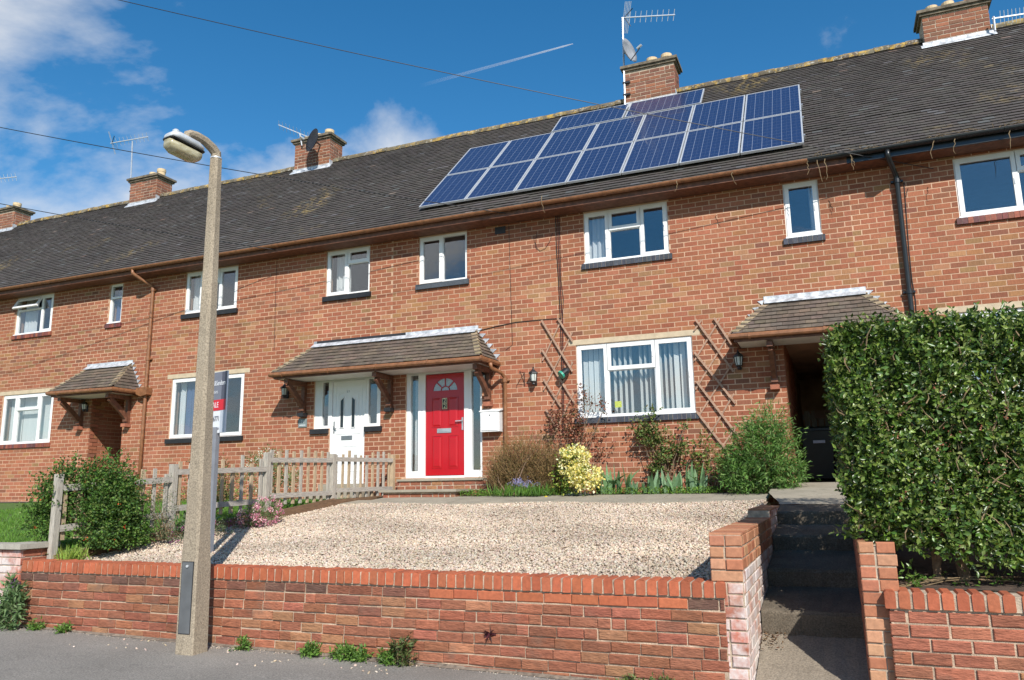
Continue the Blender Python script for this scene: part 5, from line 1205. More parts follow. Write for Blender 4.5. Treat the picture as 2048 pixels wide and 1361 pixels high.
def blob_points(blobs, nclump, per, spread, shell=(.55, 1.0), sprig=False):
    vol = np.array([b[3]*b[4]*b[5] for b in blobs])**.67; pr = vol/vol.sum(); P, O_ = [], []
    for i in range(nclump):
        b = blobs[RNG.choice(len(blobs), p=pr)]; d = RNG.normal(size=3); d /= np.linalg.norm(d); r = RNG.uniform(*shell); c = np.array(b[:3])+d*r*np.array(b[3:])
        k = max(3, int(per*RNG.uniform(.5, 1.5))); dr = d+np.array([0, 0, .35])
        if sprig:
            dr = dr+RNG.normal(size=3)*.45; dr /= np.linalg.norm(dr); q = c+dr*(RNG.uniform(-.6, 1, (k, 1))*spread*RNG.uniform(2, 4.2))+RNG.normal(size=(k, 3))*spread*.35
        else: q = c+RNG.normal(size=(k, 3))*spread
        P.append(q); O_.append(np.repeat(dr[None], k, 0))
    return np.concatenate(P), np.concatenate(O_)
def stems(parent, base, blobs, n, r, mat='bark', name='stem', spread=.08, stuff=True):
    mb = MB()
    for i in range(n):
        b = random.choice(blobs); e = Vector(b[:3])+Vector([random.uniform(-.75, .75)*q for q in b[3:]]); s0 = Vector(base)+Vector((random.uniform(-spread, spread), random.uniform(-spread, spread)*.6, 0)); m_ = s0.lerp(e, .5)+Vector((random.uniform(-.06, .06), random.uniform(-.05, .05), .04))
        mb.tube([s0, s0.lerp(m_, .5)+Vector((random.uniform(-.02, .02), 0, .02)), m_, e], [r, r*.8, r*.6, r*.25], 5, cap=False)
    return mb.build(name, M[mat], parent, kind='stuff' if n > 12 else None)
def shrub(name, label, cat, base, blobs, nclump, per, spread, L, W, cols, mat='leaf', nstem=8, sr=.01, smat='bark', group=None, flowers=None, shell=(.5, 1.0), part='foliage'):
    t = thing(name, label, cat, base, group); P, O_ = blob_points(blobs, nclump, per, spread, shell, True); n = len(P)
    D = O_*.8+RNG.normal(size=(n, 3))*.7; N = RNG.normal(size=(n, 3))+np.array([0, -.3, 1.0])
    keep = P[:, 2] > base[2]+.01
    P, D, N = P[keep], D[keep], N[keep]; n = len(P)
    leaf_obj(part, P, D, N, RNG.uniform(L*.5, L*1.4, n), RNG.uniform(W*.6, W*1.3, n), pick(cols, n), mat, t)
    if nstem: stems(t, base, blobs, nstem, sr, smat)
    if flowers:
        fn, fper, fs, fl, fcols, fb = flowers; P, O_ = blob_points(fb or blobs, fn, fper, fs, (.85, 1.05)); n = len(P)
        leaf_obj('flowers', P, O_+RNG.normal(size=(n, 3))*.8, RNG.normal(size=(n, 3))+np.array([0, -.6, .6]), RNG.uniform(fl*.7, fl*1.2, n), RNG.uniform(fl*.6, fl, n), pick(fcols, n, .12), 'petal', t, fold=.1)
    return t
GZ = 1.45
DG = [(.045, .10, .022), (.07, .15, .03), (.10, .19, .04), (.055, .12, .03)]
# brown twiggy bush left of the window
t = thing('dry_bush', 'large brown twiggy bush beside the red door and meter box', 'bush', (-5.0, -.75, GZ))
mb = MB(); bl_ = [(-5.05, -.52, 2.02, .70, .32, .58), (-4.58, -.52, 1.88, .5, .3, .45), (-5.45, -.5, 1.88, .4, .3, .42)]
for i in range(2600):
    b_ = random.choice(bl_); d = Vector((random.gauss(0, 1), random.gauss(0, 1), random.gauss(0, 1))).normalized(); rr = random.uniform(.45, 1.08); e = Vector(b_[:3])+Vector((d.x*b_[3]*rr, d.y*b_[4]*rr, d.z*b_[5]*rr))
    if e.z < GZ+.03: continue
    s_ = e-Vector((d.x*.22, d.y*.15, .16+.1*abs(d.z)))+Vector((random.uniform(-.07, .07), random.uniform(-.07, .07), 0)); mb.tube([s_, s_.lerp(e, .5)+Vector((random.uniform(-.03, .03), random.uniform(-.03, .03), .02)), e], [.0045, .0035, .0015], 3, cap=False)
mb.build('twigs', M['drytwig'], t, kind='stuff'); stems(t, (-5.0, -.7, GZ), bl_, 26, .012, 'bark', 'branches', .3)
P, O_ = blob_points(bl_, 900, 14, .07, (.3, 1.05)); n = len(P)
leaf_obj('dry_leaves', P, RNG.normal(size=(n, 3)), RNG.normal(size=(n, 3)), RNG.uniform(.02, .045, n), RNG.uniform(.006, .012, n), pick([(.20, .115, .035), (.26, .16, .055), (.15, .085, .03), (.20, .16, .05), (.13, .12, .035)], n), 'leaf', t)
# red-leaved climbing rose
shrub('climbing_rose', 'reddish-leaved rose climbing over the foot of the left trellis', 'rose', (-4.25, -.25, GZ), [(-4.4, -.22, 2.75, .34, .14, .35), (-4.15, -.22, 2.5, .26, .14, .3), (-3.98, -.18, 3.05, .13, .08, .25), (-3.72, -.16, 2.95, .12, .06, .12), (-4.62, -.2, 2.55, .16, .1, .15), (-3.75, -.12, 2.35, .12, .06, .3)], 150, 9, .05, .045, .030,
      [(.16, .05, .035), (.22, .07, .045), (.12, .05, .03), (.11, .09, .035), (.26, .10, .06)], 'leaf', 16, .010, 'bark')
# climbing rose in the middle
shrub('climbing_rose', 'thin green rose growing up under the middle of the ground floor window', 'rose', (-2.62, -.2, GZ), [(-2.95, -.2, 2.62, .22, .1, .2), (-2.75, -.2, 2.35, .22, .1, .22), (-2.45, -.2, 2.15, .2, .1, .2), (-3.05, -.2, 2.45, .12, .07, .12), (-2.3, -.18, 2.55, .07, .05, .1), (-2.75, -.22, 1.95, .2, .1, .2)], 190, 10, .045, .05, .036,
      [(.10, .16, .035), (.15, .22, .05), (.08, .12, .03), (.17, .15, .05)], 'leaf', 14, .010, 'bark', shell=(.3, 1.1))
shrub('rose_bush', 'low rose bush with mixed green and bronze leaves below the right trellis', 'rose', (-1.85, -.3, GZ), [(-1.95, -.28, 2.1, .25, .12, .3), (-1.65, -.32, 1.85, .3, .16, .3), (-2.05, -.28, 1.75, .22, .12, .25)], 150, 10, .045, .045, .030,
      [(.12, .20, .035), (.18, .26, .05), (.09, .13, .03), (.20, .12, .05)], 'leaf', 14, .009, 'bark', shell=(.2, 1.05))
# big willow-leaved bush
shrub('green_bush', 'big bushy shrub with narrow bright green leaves beside the passage', 'bush', (-1.0, -.75, GZ), [(-1.05, -.75, 2.0, .52, .38, .52), (-.95, -.72, 2.4, .34, .28, .28), (-1.35, -.75, 1.8, .3, .3, .35), (-1.05, -.75, 1.62, .5, .28, .2), (-.78, -.75, 1.95, .22, .26, .42), (-.52, -.8, 1.75, .10, .12, .14)], 950, 13, .055, .085, .016,
      [(.075, .17, .03), (.11, .23, .04), (.15, .28, .06), (.05, .12, .025), (.20, .31, .09)], 'leaf', 18, .010, 'bark', shell=(.45, 1.08))
# yellow-flowered shrub
yb = [(-4.02, -.85, 1.98, .24, .2, .26), (-3.85, -.88, 1.75, .26, .2, .2)]
shrub('flowering_shrub', 'shrub covered in creamy yellow leaves and flowers between brown bush and iris', 'shrub', (-4.0, -.8, GZ), [(-4.08, -.82, 1.75, .26, .22, .34), (-4.12, -.82, 1.98, .18, .16, .2)], 150, 12, .045, .05, .028,
      [(.14, .22, .03), (.22, .30, .045), (.09, .16, .03), (.35, .36, .07)], 'gleaf', 8, .010, 'bark', flowers=(140, 14, .035, .05, [(.80, .70, .26), (.84, .77, .40), (.78, .64, .18), (.85, .81, .52)], yb))
def blade_mesh(L, w, bend, col, n=7):
    mb = MB(); mb.tint = col
    for i in range(n+1):
        q = i/n; ww = w*(.75+.5*q if q < .4 else 1.0)*(1-max(0, (q-.45)/.55)**1.6)+.001; y = bend*L*q*q; z = L*q*(1-.28*abs(bend)*q); dz = .012*(1-q)
        mb.v += [(-ww/2, y, z), (0, y+dz, z), (ww/2, y, z)]
        if i:
            k = 3*i
            for a in (0, 1): mb.f.append((k-3+a, k-2+a, k+1+a, k+a)); mb.t.append(col)
    return mb.mesh('leaf', M['leaf'], smooth=True)
def iris(label, c, n, sx, hgt):
    t = thing('iris_clump', label, 'iris', c, 'iris clumps in the flower bed')
    for k in range(n):
        a = random.uniform(0, 2*math.pi); me = blade_mesh(hgt*random.uniform(.55, 1.05), random.uniform(.045, .08), random.choice([.05, .15, .3, .6, .9]), jit(random.choice([(.14, .25, .11), (.17, .30, .14), (.12, .21, .10), (.20, .32, .18)]), .12))
        place(me, 'leaf', t, (c[0]+random.uniform(-sx, sx), c[1]+random.uniform(-.1, .1), c[2]-.01), (random.uniform(-.12, .12), random.uniform(-.25, .25), a))
iris('tall grey-green iris leaves just right of the yellow shrub', (-3.45, -.55, GZ), 30, .28, .58); iris('short arching iris leaves left of the middle rose', (-3.02, -.58, GZ), 14, .14, .36)
iris('grey-green iris leaves around the foot of the middle rose', (-2.62, -.52, GZ), 26, .25, .42); iris('upright iris leaves between the middle rose and the low rose bush', (-2.12, -.5, GZ), 18, .14, .56)
# bluebells, lavender, ground cover
t = thing('bluebell_clump', 'clump of bluebells with grassy leaves in front of the brown bush', 'bluebells', (-4.9, -.82, 1.43)); n = 420
P = np.column_stack([RNG.normal(-4.85, .28, n), RNG.normal(-.86, .07, n), np.full(n, 1.43)]); leaf_obj('leaves', P, np.column_stack([RNG.normal(0, .45, n), RNG.normal(-.1, .35, n), np.ones(n)]), RNG.normal(size=(n, 3)), RNG.uniform(.14, .28, n), RNG.uniform(.010, .018, n), pick([(.10, .22, .03), (.14, .28, .04), (.08, .17, .03)], n), 'leaf', t)
P, O_ = blob_points([(-4.95, -.90, 1.66, .34, .1, .08)], 60, 6, .018, (.2, 1.0)); n = len(P); leaf_obj('flowers', P, RNG.normal(size=(n, 3))*.5+np.array([0, 0, -.6]), RNG.normal(size=(n, 3)), RNG.uniform(.014, .026, n), RNG.uniform(.009, .014, n), pick([(.28, .30, .62), (.38, .38, .72), (.45, .42, .7)], n), 'petal', t)
shrub('lavender_cushion', 'low silvery blue cushion plant at the paving edge', 'plant', (-3.98, -.82, 1.42), [(-3.98, -.82, 1.45, .24, .1, .09)], 120, 12, .02, .035, .006, [(.22, .29, .29), (.29, .36, .36), (.17, .23, .22)], 'leaf', 0)
t = bpy.data.objects.new('ground_cover', None); COL.objects.link(t); t.location = (-3, -.7, 1.4); ORG[t.name] = Vector(t.location); t['kind'] = 'stuff'; n = 9000
P = np.column_stack([RNG.uniform(-6.3, -.5, n), RNG.uniform(-.80, -.3, n), RNG.uniform(1.44, 1.55, n)]); mk = np.sin(P[:, 0]*5.1)+np.sin(P[:, 0]*2.3+1)+RNG.normal(0, .9, n) > -.6
P = P[mk]; n = len(P); leaf_obj('low_leaves', P, RNG.normal(size=(n, 3))+np.array([0, -.2, .6]), RNG.normal(size=(n, 3))+np.array([0, 0, 1]), RNG.uniform(.018, .04, n), RNG.uniform(.012, .022, n), pick([(.12, .24, .03), (.18, .31, .045), (.09, .18, .03)], n), 'leaf', t)
b = MB(); b.lathe([(.008, 0), (.024, .012), (.027, .024), (.006, .03)], aty(1092, 996, -1.0), 10); o = b.build('dandelion', M['yellow'], None, loc=aty(1092, 996, -1.0)); tag(o, 'single yellow dandelion head at the paving edge', 'flower')
# pink and grey plants left of the gravel
shrub('pink_flower_bush', 'round bush of pink flowers in front of the picket fence', 'flower bush', (-7.72, -4.15, 1.08), [(-7.75, -4.15, 1.22, .24, .3, .15), (-7.78, -3.85, 1.30, .18, .22, .18)], 130, 12, .04, .05, .014, [(.10, .17, .05), (.14, .2, .07), (.2, .2, .1)], 'leaf', 8, .008, 'bark',
      flowers=(75, 26, .022, .024, [(.78, .32, .46), (.84, .46, .56), (.70, .22, .38), (.88, .62, .64)], None))
# cotoneaster over the fence
cb = [(-8.52, -6.5, 1.55, .22, .40, .42), (-8.25, -6.25, 1.60, .24, .34, .42), (-8.05, -6.35, 1.30, .20, .34, .38), (-8.08, -6.18, 1.42, .20, .26, .40), (-8.66, -6.72, 1.40, .17, .2, .38), (-8.0, -6.25, 1.06, .20, .45, .22)]
shrub('berry_bush', 'dense dark green bush with red berries growing through the fence', 'bush', (-8.15, -6.3, .95), cb, 1500, 16, .05, .034, .026, [(.05, .115, .02), (.08, .17, .03), (.12, .23, .035), (.04, .085, .02), (.15, .21, .05)], 'leaf', 30, .010, 'bark', shell=(.4, 1.04),
      flowers=(34, 5, .014, .022, [(.62, .06, .02), (.66, .14, .03)], cb))
shrub('grey_cotoneaster', 'sprawling grey-green twigs over the fence rail right of the berry bush', 'bush', (-7.95, -5.6, 1.0), [(-7.98, -5.75, 1.45, .2, .34, .28), (-7.92, -5.55, 1.18, .2, .3, .2)], 170, 10, .05, .024, .012, [(.13, .17, .09), (.18, .22, .13), (.09, .13, .06), (.22, .18, .11)], 'leaf', 26, .006, 'twig')
shrub('purple_aubretia', 'low grey-green plant with purple flowers on the gravel edge', 'plant', (-7.7, -5.25, 1.0), [(-7.75, -5.45, 1.05, .26, .4, .12), (-7.72, -4.98, 1.12, .2, .26, .1)], 150, 12, .04, .032, .012, [(.11, .15, .07), (.16, .2, .1), (.08, .11, .05)], 'leaf', 8, .006, 'twig', flowers=(40, 6, .02, .022, [(.33, .07, .22), (.42, .12, .30), (.25, .06, .2)], None))
t = thing('grass_tuft', 'bright yellow-green grassy tuft behind the left end of the coping', 'plant', (-8.1, -6.8, .85)); n = 260
P = np.column_stack([RNG.normal(-8.08, .07, n), RNG.normal(-6.80, .06, n), np.full(n, .84)]); leaf_obj('blades', P, np.column_stack([RNG.normal(0, .7, n), RNG.normal(0, .5, n), np.ones(n)]), RNG.normal(size=(n, 3)), RNG.uniform(.12, .22, n), RNG.uniform(.008, .013, n), pick([(.26, .36, .05), (.20, .31, .05), (.33, .40, .09)], n), 'leaf', t)
# plants behind the fence
shrub('white_flower_bush', 'white-flowered bush behind the picket fence before the white door', 'bush', (-8.75, -2.6, 1.35), [(-8.75, -2.75, 1.85, .26, .42, .42), (-8.7, -2.35, 1.7, .24, .36, .4)], 260, 12, .05, .035, .02, [(.11, .17, .05), (.17, .22, .07), (.24, .26, .12)], 'leaf', 12, .008, 'bark', flowers=(110, 9, .025, .024, [(.75, .73, .62), (.70, .70, .60)], None))
shrub('bronze_bush', 'green and bronze shrub behind the fence right of the lamp post', 'bush', (-8.75, -4.0, 1.2), [(-8.75, -4.1, 1.65, .25, .36, .42), (-8.7, -3.75, 1.75, .2, .25, .3)], 230, 12, .05, .035, .018, [(.10, .15, .04), (.15, .18, .05), (.22, .12, .05), (.08, .11, .03)], 'leaf', 14, .008, 'bark')
shrub('leafy_perennial', 'broad grey-green leaves at the fence foot right of the sale post', 'plant', (-8.0, -4.9, 1.08), [(-8.05, -4.95, 1.15, .16, .26, .12)], 40, 7, .04, .11, .045, [(.13, .22, .10), (.17, .27, .13), (.10, .17, .08)], 'leaf', 0)
shrub('border_plants', 'mixed low border plants along the wall behind the left fence', 'plants', (-13.2, -1.4, 1.36), [(-13.6, -1.4, 1.55, .9, .2, .25), (-12.2, -1.4, 1.5, .8, .2, .2), (-11.0, -1.4, 1.55, .6, .2, .25)], 170, 10, .06, .06, .03, [(.12, .2, .04), (.18, .26, .06), (.25, .28, .06), (.2, .12, .05)], 'leaf', 8, .008)
# weeds on the pavement
def weed(label, px, py, w, h, cols, L=.04, W=.016, n=40, y=YW-.05, flowers=None, mat='leaf', per=9):
    c = aty(px, py, y); zz_ = pav(c.x, y); return shrub('weed', label, 'weed', (c.x, y, zz_), [(c.x, y-.02, zz_+h*.4, w, .06, h*.6)], n, per, .018, L, W, cols, mat, 5, .004, 'twig', flowers=flowers)
GW = [(.10, .20, .03), (.15, .27, .045), (.08, .16, .03)]
weed('small weed at the wall foot right of the lamp post', 489, 1296, .06, .07, GW); weed('second small weed along the wall foot', 622, 1314, .09, .08, GW, n=60); weed('wide low green weed at the wall foot', 700, 1330, .19, .09, GW, n=130)
weed('taller dark weed at the wall foot left of the plum-coloured rosette', 806, 1318, .09, .24, [(.07, .11, .03), (.10, .14, .04), (.12, .09, .04)], n=70); weed('small bright weed beside the taller dark weed', 778, 1334, .07, .09, GW, n=60); weed('straggling weed at the wall foot nearest the garden steps', 1310, 1358, .35, .06, [(.10, .15, .04), (.16, .19, .06)], n=60)
weed('tiny weed at the left end of the wall', 78, 1252, .05, .05, GW); weed('tiny weed left of the lamp post', 132, 1255, .05, .05, GW)
weed('leafy green weed with purple buds against the left wall', 22, 1248, .17, .50, [(.09, .16, .06), (.13, .21, .08), (.17, .25, .11)], L=.085, W=.026, n=120, y=YW-.12, flowers=(8, 5, .02, .025, [(.12, .04, .14)], None), per=7)
su = thing('wall_succulent', 'plum-coloured rosette growing out of the front wall', 'plant', aty(980, 1269, YW-.01)); n = 40; P = np.repeat(np.array([aty(980, 1269, YW-.01)]), n, 0)+RNG.normal(size=(n, 3))*.008; D = RNG.normal(size=(n, 3)); D[:, 1] = -np.abs(D[:, 1])*.6
leaf_obj('leaves', P, D, RNG.normal(size=(n, 3))+np.array([0, -1, 0]), RNG.uniform(.04, .075, n), RNG.uniform(.012, .02, n), pick([(.10, .025, .035), (.14, .04, .05), (.07, .03, .03)], n), 'leaf', su)
# ================================================================== PRIVET HEDGE
def hedge():
    t = thing('privet_hedge', 'tall clipped privet hedge behind the right front wall', 'hedge', (1.4, -6.2, .85)); Ps, Ds = [], []
    def zb(x, y): return np.where(y < -6.2, 1.17-.20*np.clip(x-.1, 0, 1.4), 1.25)
    def face(n, fx, fd, nrm):
        P = np.empty((0, 3))
        P = fx(n); dep = np.abs(RNG.normal(0, .085, len(P)))+RNG.uniform(0, .05, len(P))-.05; nn = np.array(nrm, float); P = P-nn*dep[:, None]; Ps.append(P); Ds.append(np.repeat(nn[None], len(P), 0))
    X1, ZT = 3.3, 2.79
    bulge = lambda a, b: .07*np.sin(a*3.1+1)*np.sin(b*2.7)+.045*np.sin(a*7+b*5)
    def front(n):
        x = RNG.uniform(-.02, X1, n); x = np.where(RNG.random(n) < .75, RNG.uniform(-.02, 1.75, n), x); z = zb(x, -7)+(ZT-zb(x, -7))*RNG.random(n); return np.column_stack([x, -6.84+bulge(x, z)+.10*np.clip(1.5-z, 0, 1)*.3, z])
    def left(n):
        y = RNG.uniform(-6.85, -3.6, n); z = 1.25+(ZT+.02-1.25)*RNG.random(n); return np.column_stack([.05+bulge(y, z)*.6+.16*np.clip((2.25-z), 0, 1), y, z])
    def top(n):
        x = RNG.uniform(-.05, X1, n); y = RNG.uniform(-6.86, -5.3, n); return np.column_stack([x, y, ZT+.03*np.sin(x*4)+.03*np.sin(y*6+x*2)+RNG.exponential(.018, n)])
    def top2(n):
        x = RNG.uniform(-.05, 1.2, n); y = RNG.uniform(-5.5, -3.6, n); return np.column_stack([x, y, ZT+.03*np.sin(x*4)+.03*np.sin(y*6+x*2)+RNG.exponential(.018, n)])
    def back(n):
        x = RNG.uniform(1.1, X1, n); z = RNG.uniform(1.3, ZT, n); return np.column_stack([x, np.full(n, -5.3), z])
    def inner(n): return np.column_stack([RNG.uniform(.15, X1, n), RNG.uniform(-6.7, -5.4, n), RNG.uniform(1.15, ZT-.05, n)])
    face(30000, front, 0, (0, -1, 0)); face(19000, left, 0, (-1, 0, 0)); face(13000, top, 0, (0, 0, 1)); face(6000, top2, 0, (0, 0, 1)); face(2500, back, 0, (0, 1, 0)); face(26000, inner, 0, (0, -1, 0))
    P = np.concatenate(Ps); rr = .30; c_ = np.column_stack([np.maximum(P[:, 0], .03+rr), np.maximum(P[:, 1], -6.90+rr), np.minimum(P[:, 2], ZT+.05-rr)]); d_ = P-c_; ln = np.linalg.norm(d_, axis=1); kk = np.where(ln > rr, rr/np.maximum(ln, 1e-6), 1.0)[:, None]; P = np.where(ln[:, None] > rr, c_+d_*(kk*.75+.25*np.minimum(1, kk*1.15)), P); D0 = np.concatenate(Ds); n = len(P)
    # thin patches: clumps and gaps
    q = np.sin(P[:, 0]*9+np.sin(P[:, 2]*7)*2)*np.sin(P[:, 2]*10+np.sin(P[:, 1]*6))+.6*np.sin(P[:, 0]*23+P[:, 2]*17); k = RNG.random(n) < .84+.16*q; P, D0 = P[k], D0[k]; n = len(P)
    ns = n//6; ii = RNG.choice(n, ns, replace=False); S_ = P[ii]-D0[ii]*.05; sd = unit(D0[ii]*.75+np.array([0, 0, .45])+RNG.normal(size=(ns, 3))*.5); sl_ = RNG.uniform(.05, .15, (ns, 1)); sx_ = unit(np.cross(sd, RNG.normal(size=(ns, 3)))); sy_ = np.cross(sd, sx_); Pl, Dl, Nl = [], [], []
    for k_ in range(8):
        q_ = sx_ if (k_//2) % 2 else sy_; sg = 1 if k_ % 2 else -1; Pl.append(S_+sd*sl_*((k_//2)*.28+.1)); Dl.append(sd*.7+q_*sg*.8+RNG.normal(size=(ns, 3))*.25); Nl.append(sd*.8+D0[ii]*.5+RNG.normal(size=(ns, 3))*.35)
    P, D, N = np.concatenate(Pl), np.concatenate(Dl), np.concatenate(Nl); n = len(P); shade = np.tile(RNG.uniform(.65, 1.1, ns), 8)[:, None]
    cols = pick([(.052, .10, .015), (.08, .15, .022), (.12, .20, .03), (.04, .08, .014), (.18, .25, .045), (.23, .29, .08)], n)
    cols = cols*shade
    leaf_obj('foliage', P, D, N, RNG.uniform(.026, .060, n), RNG.uniform(.015, .030, n), cols, 'gleaf', t)
    # nearest leaves as separate leaves
    vs_ = []
    for k_ in range(20):
        V, F_ = leaf_arrays(np.zeros((1, 3)), np.array([[0, 0, 1.0]]), np.array([[0, -1.0, 0]]), [random.uniform(.042, .06)], [random.uniform(.022, .03)]); vs_.append(np_mesh('leaf', V, F_, np.repeat(pick([(.06, .135, .025), (.10, .19, .04), (.16, .24, .08), (.045, .10, .02)], 1), 4, 0), M['gleaf']))
    for k_ in range(300):
        x = random.uniform(.25, 1.6); z = random.uniform(1.1, 2.65); place(random.choice(vs_), 'leaf', t, (x, -6.91+random.uniform(-.03, .03), z), (random.uniform(-1.3, 1.3), random.uniform(-2, 2), random.uniform(-1.2, 1.2)))
    mb = MB()
    for k_ in range(420):
        x = random.uniform(.08, 2.6) if k_ % 4 else .1; y = -6.84+random.uniform(-.05, .10) if k_ % 4 else random.uniform(-6.8, -4.5); z = random.uniform(1.15, 2.7); a = random.uniform(-.9, .9); L_ = random.uniform(.06, .2); p = Vector((x, y, z)); e = p+Vector((math.sin(a)*L_, random.uniform(-.05, .04), math.cos(a)*L_*.8)); mb.tube([p, p.lerp(e, .5)+Vector((random.uniform(-.02, .02), random.uniform(-.02, .02), 0)), e], [.0055, .0045, .002], 4, cap=False)
    mb.build('twigs', M['twig'], t, kind='stuff')
    for (x, y) in ((.62, -6.55), (.80, -6.5), (1.35, -6.5), (1.9, -6.5), (2.6, -6.5), (.45, -5.2), (.45, -4.2)):
        mb = MB(); p = Vector((x, y, .80)); r = random.uniform(.025, .04)
        for k_ in range(4):
            e = p+Vector((random.uniform(-.15, .4), random.uniform(-.1, .1), random.uniform(.7, 1.4))); m_ = p.lerp(e, .35)+Vector((0, 0, .12)); mb.tube([p, p+Vector((random.uniform(-.02, .02), 0, .18)), m_, e], [r, r*.9, r*.6, r*.2], 7, cap=False)
        mb.build('stem', M['bark'], t)
hedge()
shrub('hedge_seedling', 'small leafy seedlings on the soil under the privet hedge', 'plant', (.42, -6.75, .84), [(.45, -6.75, .90, .12, .08, .08), (1.0, -6.7, .88, .25, .08, .06)], 26, 7, .03, .04, .022, [(.08, .16, .03), (.12, .2, .04)], 'gleaf', 6, .004, 'twig')

# ================================================================== GRAVEL, LAWN
def ico():
    g = (1+5**.5)/2; V = np.array([(-1, g, 0), (1, g, 0), (-1, -g, 0), (1, -g, 0), (0, -1, g), (0, 1, g), (0, -1, -g), (0, 1, -g), (g, 0, -1), (g, 0, 1), (-g, 0, -1), (-g, 0, 1)], float)/math.hypot(1, g)
    F_ = np.array([(0, 11, 5), (0, 5, 1), (0, 1, 7), (0, 7, 10), (0, 10, 11), (1, 5, 9), (5, 11, 4), (11, 10, 2), (10, 7, 6), (7, 1, 8), (3, 9, 4), (3, 4, 2), (3, 2, 6), (3, 6, 8), (3, 8, 9), (4, 9, 5), (2, 4, 11), (6, 2, 10), (8, 6, 7), (9, 8, 1)]); return V, F_
PC_ = [(.55, .455, .355), (.52, .415, .315), (.57, .475, .375), (.48, .37, .275), (.60, .52, .42), (.42, .325, .24), (.47, .395, .315), (.52, .405, .305), (.51, .39, .295)]
def pebbles(name, P, size, parent=None, label=None):
    V0, F0 = ico(); n = len(P); s = size[:, None]*np.column_stack([RNG.uniform(.8, 1.35, n), RNG.uniform(.65, 1.0, n), RNG.uniform(.4, .75, n)]); a = RNG.uniform(0, 6.28, n); til = RNG.normal(0, .35, (n, 2))
    V = V0[None]*(1+RNG.uniform(-.12, .12, (n, 12, 1)))*s[:, None, :]; x = V[..., 0]*np.cos(a)[:, None]-V[..., 1]*np.sin(a)[:, None]; y = V[..., 0]*np.sin(a)[:, None]+V[..., 1]*np.cos(a)[:, None]; z = V[..., 2]+x*til[:, :1]+y*til[:, 1:]
    V = np.stack([x, y, z], -1)+P[:, None, :]; F_ = (F0[None]+(np.arange(n)*12)[:, None, None]).reshape(-1, 3)
    me = np_mesh(name, V.reshape(-1, 3), F_, np.repeat(pick(PC_, n, .2)*(1+.10*np.sin(P[:, 0]*2.3+np.sin(P[:, 1]*1.7)*2)+.07*np.sin(P[:, 1]*4.1+P[:, 0]*.7))[:, None], 20, 0), M['pebble'], True); o = bpy.data.objects.new(name, me); COL.objects.link(o); o['kind'] = 'stuff'; return o
n = 74000; y = -6.93+5.2*RNG.random(n)**1.25; x = -.955+(fence_x(y)+.06+.955)*RNG.random(n); zf = 0.80+0.105*(np.clip(y, -6.95, -1.75)+6.9)+.012*np.sin(x*2.1+y*1.3)
pebbles('gravel', np.column_stack([x, y, zf+RNG.uniform(-.008, .008, n)+.012*np.clip((x+1.2)/.25, 0, 1)]), RNG.uniform(.0085, .0165, n)*np.where(RNG.random(n) < .08, 1.4, 1))
lp = [(aty(px, py, 0)) for px, py in []]
pts = []
for _ in range(420):
    x_ = random.uniform(-8.4, -.8); y_ = YW-.02-abs(random.gauss(0, .035)); pts.append((x_, y_, pav(x_, y_)+.001))
ng = len(pts)
for (px, py, k, sp_) in ((445, 1300, 14, 26), (300, 1285, 16, 30), (150, 1262, 10, 40), (735, 1335, 12, 25), (210, 1300, 8, 60), (560, 1325, 8, 50)):
    for _ in range(k):
        d = ray(px+random.gauss(0, sp_), py+random.gauss(0, 5)); tt = (.13-EYE.z)/d.z; p = EYE+d*tt
        if p.y < YW-.03: pts.append((p.x, p.y, pav(p.x, p.y)+.004))
pebbles('loose_gravel', np.array(pts), np.where(np.arange(len(pts)) < ng, RNG.uniform(.003, .008, len(pts)), RNG.uniform(.008, .017, len(pts))))
dm = MB()
for i in range(120):
    xa = -8.45+i*.0633; xb = xa+.0633; wa, wb = [.03+.03*abs(math.sin(q*3.7))*abs(math.sin(q*1.3+.5)) for q in (xa, xb)]; dm.quad((xa, YW-wa, pav(xa, YW-wa)+.004), (xb, YW-wb, pav(xb, YW-wb)+.004), (xb, YW+.01, pav(xb, YW)+.025), (xa, YW+.01, pav(xa, YW)+.025))
dm.build('wall_foot_dirt', M['soil2'], kind='stuff', smooth=True)
n = 30000; lw = bpy.data.objects.new('lawn', None); COL.objects.link(lw); lw.location = (-12, -4, 1); ORG[lw.name] = Vector(lw.location); lw['kind'] = 'stuff'
y = RNG.uniform(-6.8, -1.2, n); x = fence_x(y)-.05-7*RNG.random(n)**1.3; P = np.column_stack([x, y, .915+.085*(y+6.9)]); leaf_obj('grass_blades', P, np.column_stack([RNG.normal(0, .4, n), RNG.normal(0, .4, n), np.ones(n)]), RNG.normal(size=(n, 3)), RNG.uniform(.04, .085, n), RNG.uniform(.006, .011, n), pick([(.08, .19, .02), (.11, .24, .025), (.15, .28, .04)], n), 'leaf', lw)
n = 70; y = RNG.uniform(-6.8, -1.9, n); x = RNG.uniform(-7.8, -1.1, n); P = np.column_stack([x, y, .83+.105*(y+6.9)]); gl_ = bpy.data.objects.new('fallen_leaves', None); COL.objects.link(gl_); gl_.location = (-4, -4, 1); ORG[gl_.name] = Vector(gl_.location); gl_['kind'] = 'stuff'
leaf_obj('dry_leaf_scatter', P, RNG.normal(size=(n, 3))*np.array([1, 1, .2]), RNG.normal(size=(n, 3))*.3+np.array([0, 0, 1]), RNG.uniform(.02, .045, n), RNG.uniform(.012, .025, n), pick([(.17, .09, .045), (.12, .07, .04), (.10, .13, .04)], n), 'leaf', gl_)
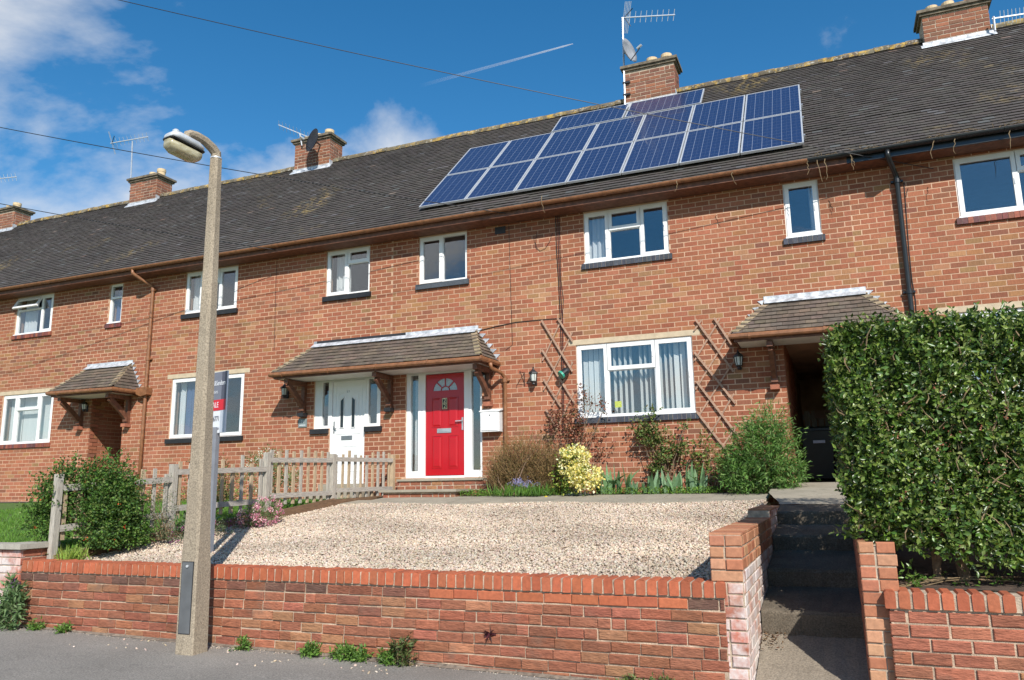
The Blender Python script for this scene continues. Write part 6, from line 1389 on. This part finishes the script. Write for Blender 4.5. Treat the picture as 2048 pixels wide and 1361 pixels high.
# leaf litter on the landing
n = 90; x = RNG.normal(-.62, .07, n); y = RNG.normal(-6.2, .12, n); P = np.column_stack([x, y, np.full(n, .36)+.0]); P[:, 2] = .09+(.36-.09)*np.clip((y+7.12)/1.02, 0, 1)+.012
lt = bpy.data.objects.new('leaf_litter', None); COL.objects.link(lt); lt.location = (-.62, -6.2, .36); ORG[lt.name] = Vector(lt.location); lt['kind'] = 'stuff'; leaf_obj('dead_leaves', P, RNG.normal(size=(n, 3))*np.array([1, 1, .3]), RNG.normal(size=(n, 3))*.4+np.array([0, 0, 1]), RNG.uniform(.02, .04, n), RNG.uniform(.012, .02, n), pick([(.16, .08, .04), (.11, .06, .04), (.2, .12, .06)], n), 'leaf', lt)
# ================================================================== VAPOUR TRAIL
def contrail():
    m, t, b = nt('vapour'); t.nodes.clear(); out = t.nodes.new('ShaderNodeOutputMaterial'); tr = t.nodes.new('ShaderNodeBsdfTransparent'); df = t.nodes.new('ShaderNodeBsdfDiffuse'); df.inputs[0].default_value = (.9, .9, .9, 1); tl = t.nodes.new('ShaderNodeBsdfTranslucent'); tl.inputs[0].default_value = (.9, .9, .9, 1)
    ad = t.nodes.new('ShaderNodeMixShader'); ad.inputs[0].default_value = .5; lnk(t, df.outputs[0], ad.inputs[1]); lnk(t, tl.outputs[0], ad.inputs[2]); mx = t.nodes.new('ShaderNodeMixShader'); lnk(t, tr.outputs[0], mx.inputs[1]); lnk(t, ad.outputs[0], mx.inputs[2])
    g = t.nodes.new('ShaderNodeTexCoord').outputs['Generated']; sp = t.nodes.new('ShaderNodeSeparateXYZ'); lnk(t, g, sp.inputs[0])
    lw_ = t.nodes.new('ShaderNodeLayerWeight'); lw_.inputs[0].default_value = .35; ed = val(t, 'SUBTRACT', 1.0, lw_.outputs['Facing'])
    a = rampn(t, sp.outputs[0], [(0.0, 0.0), (.35, .10), (.6, .15), (1.0, .42)]); lnk(t, val(t, 'MULTIPLY', a, ed), mx.inputs[0]); lnk(t, mx.outputs[0], out.inputs[0])
    p, q = EYE+ray(840, 172)*1500, EYE+ray(1146, 88)*1500; mb = MB(); k = 16; mb.tube([p.lerp(q, i/k) for i in range(k+1)], [3.6-2.4*(i/k)+.3*random.random() for i in range(k)]+[.8], 14); o = mb.build('vapour_trail', m, None, loc=tuple(q), smooth=True); tag(o, 'thin white vapour trail in the blue sky above the roof', 'vapour trail')
contrail()
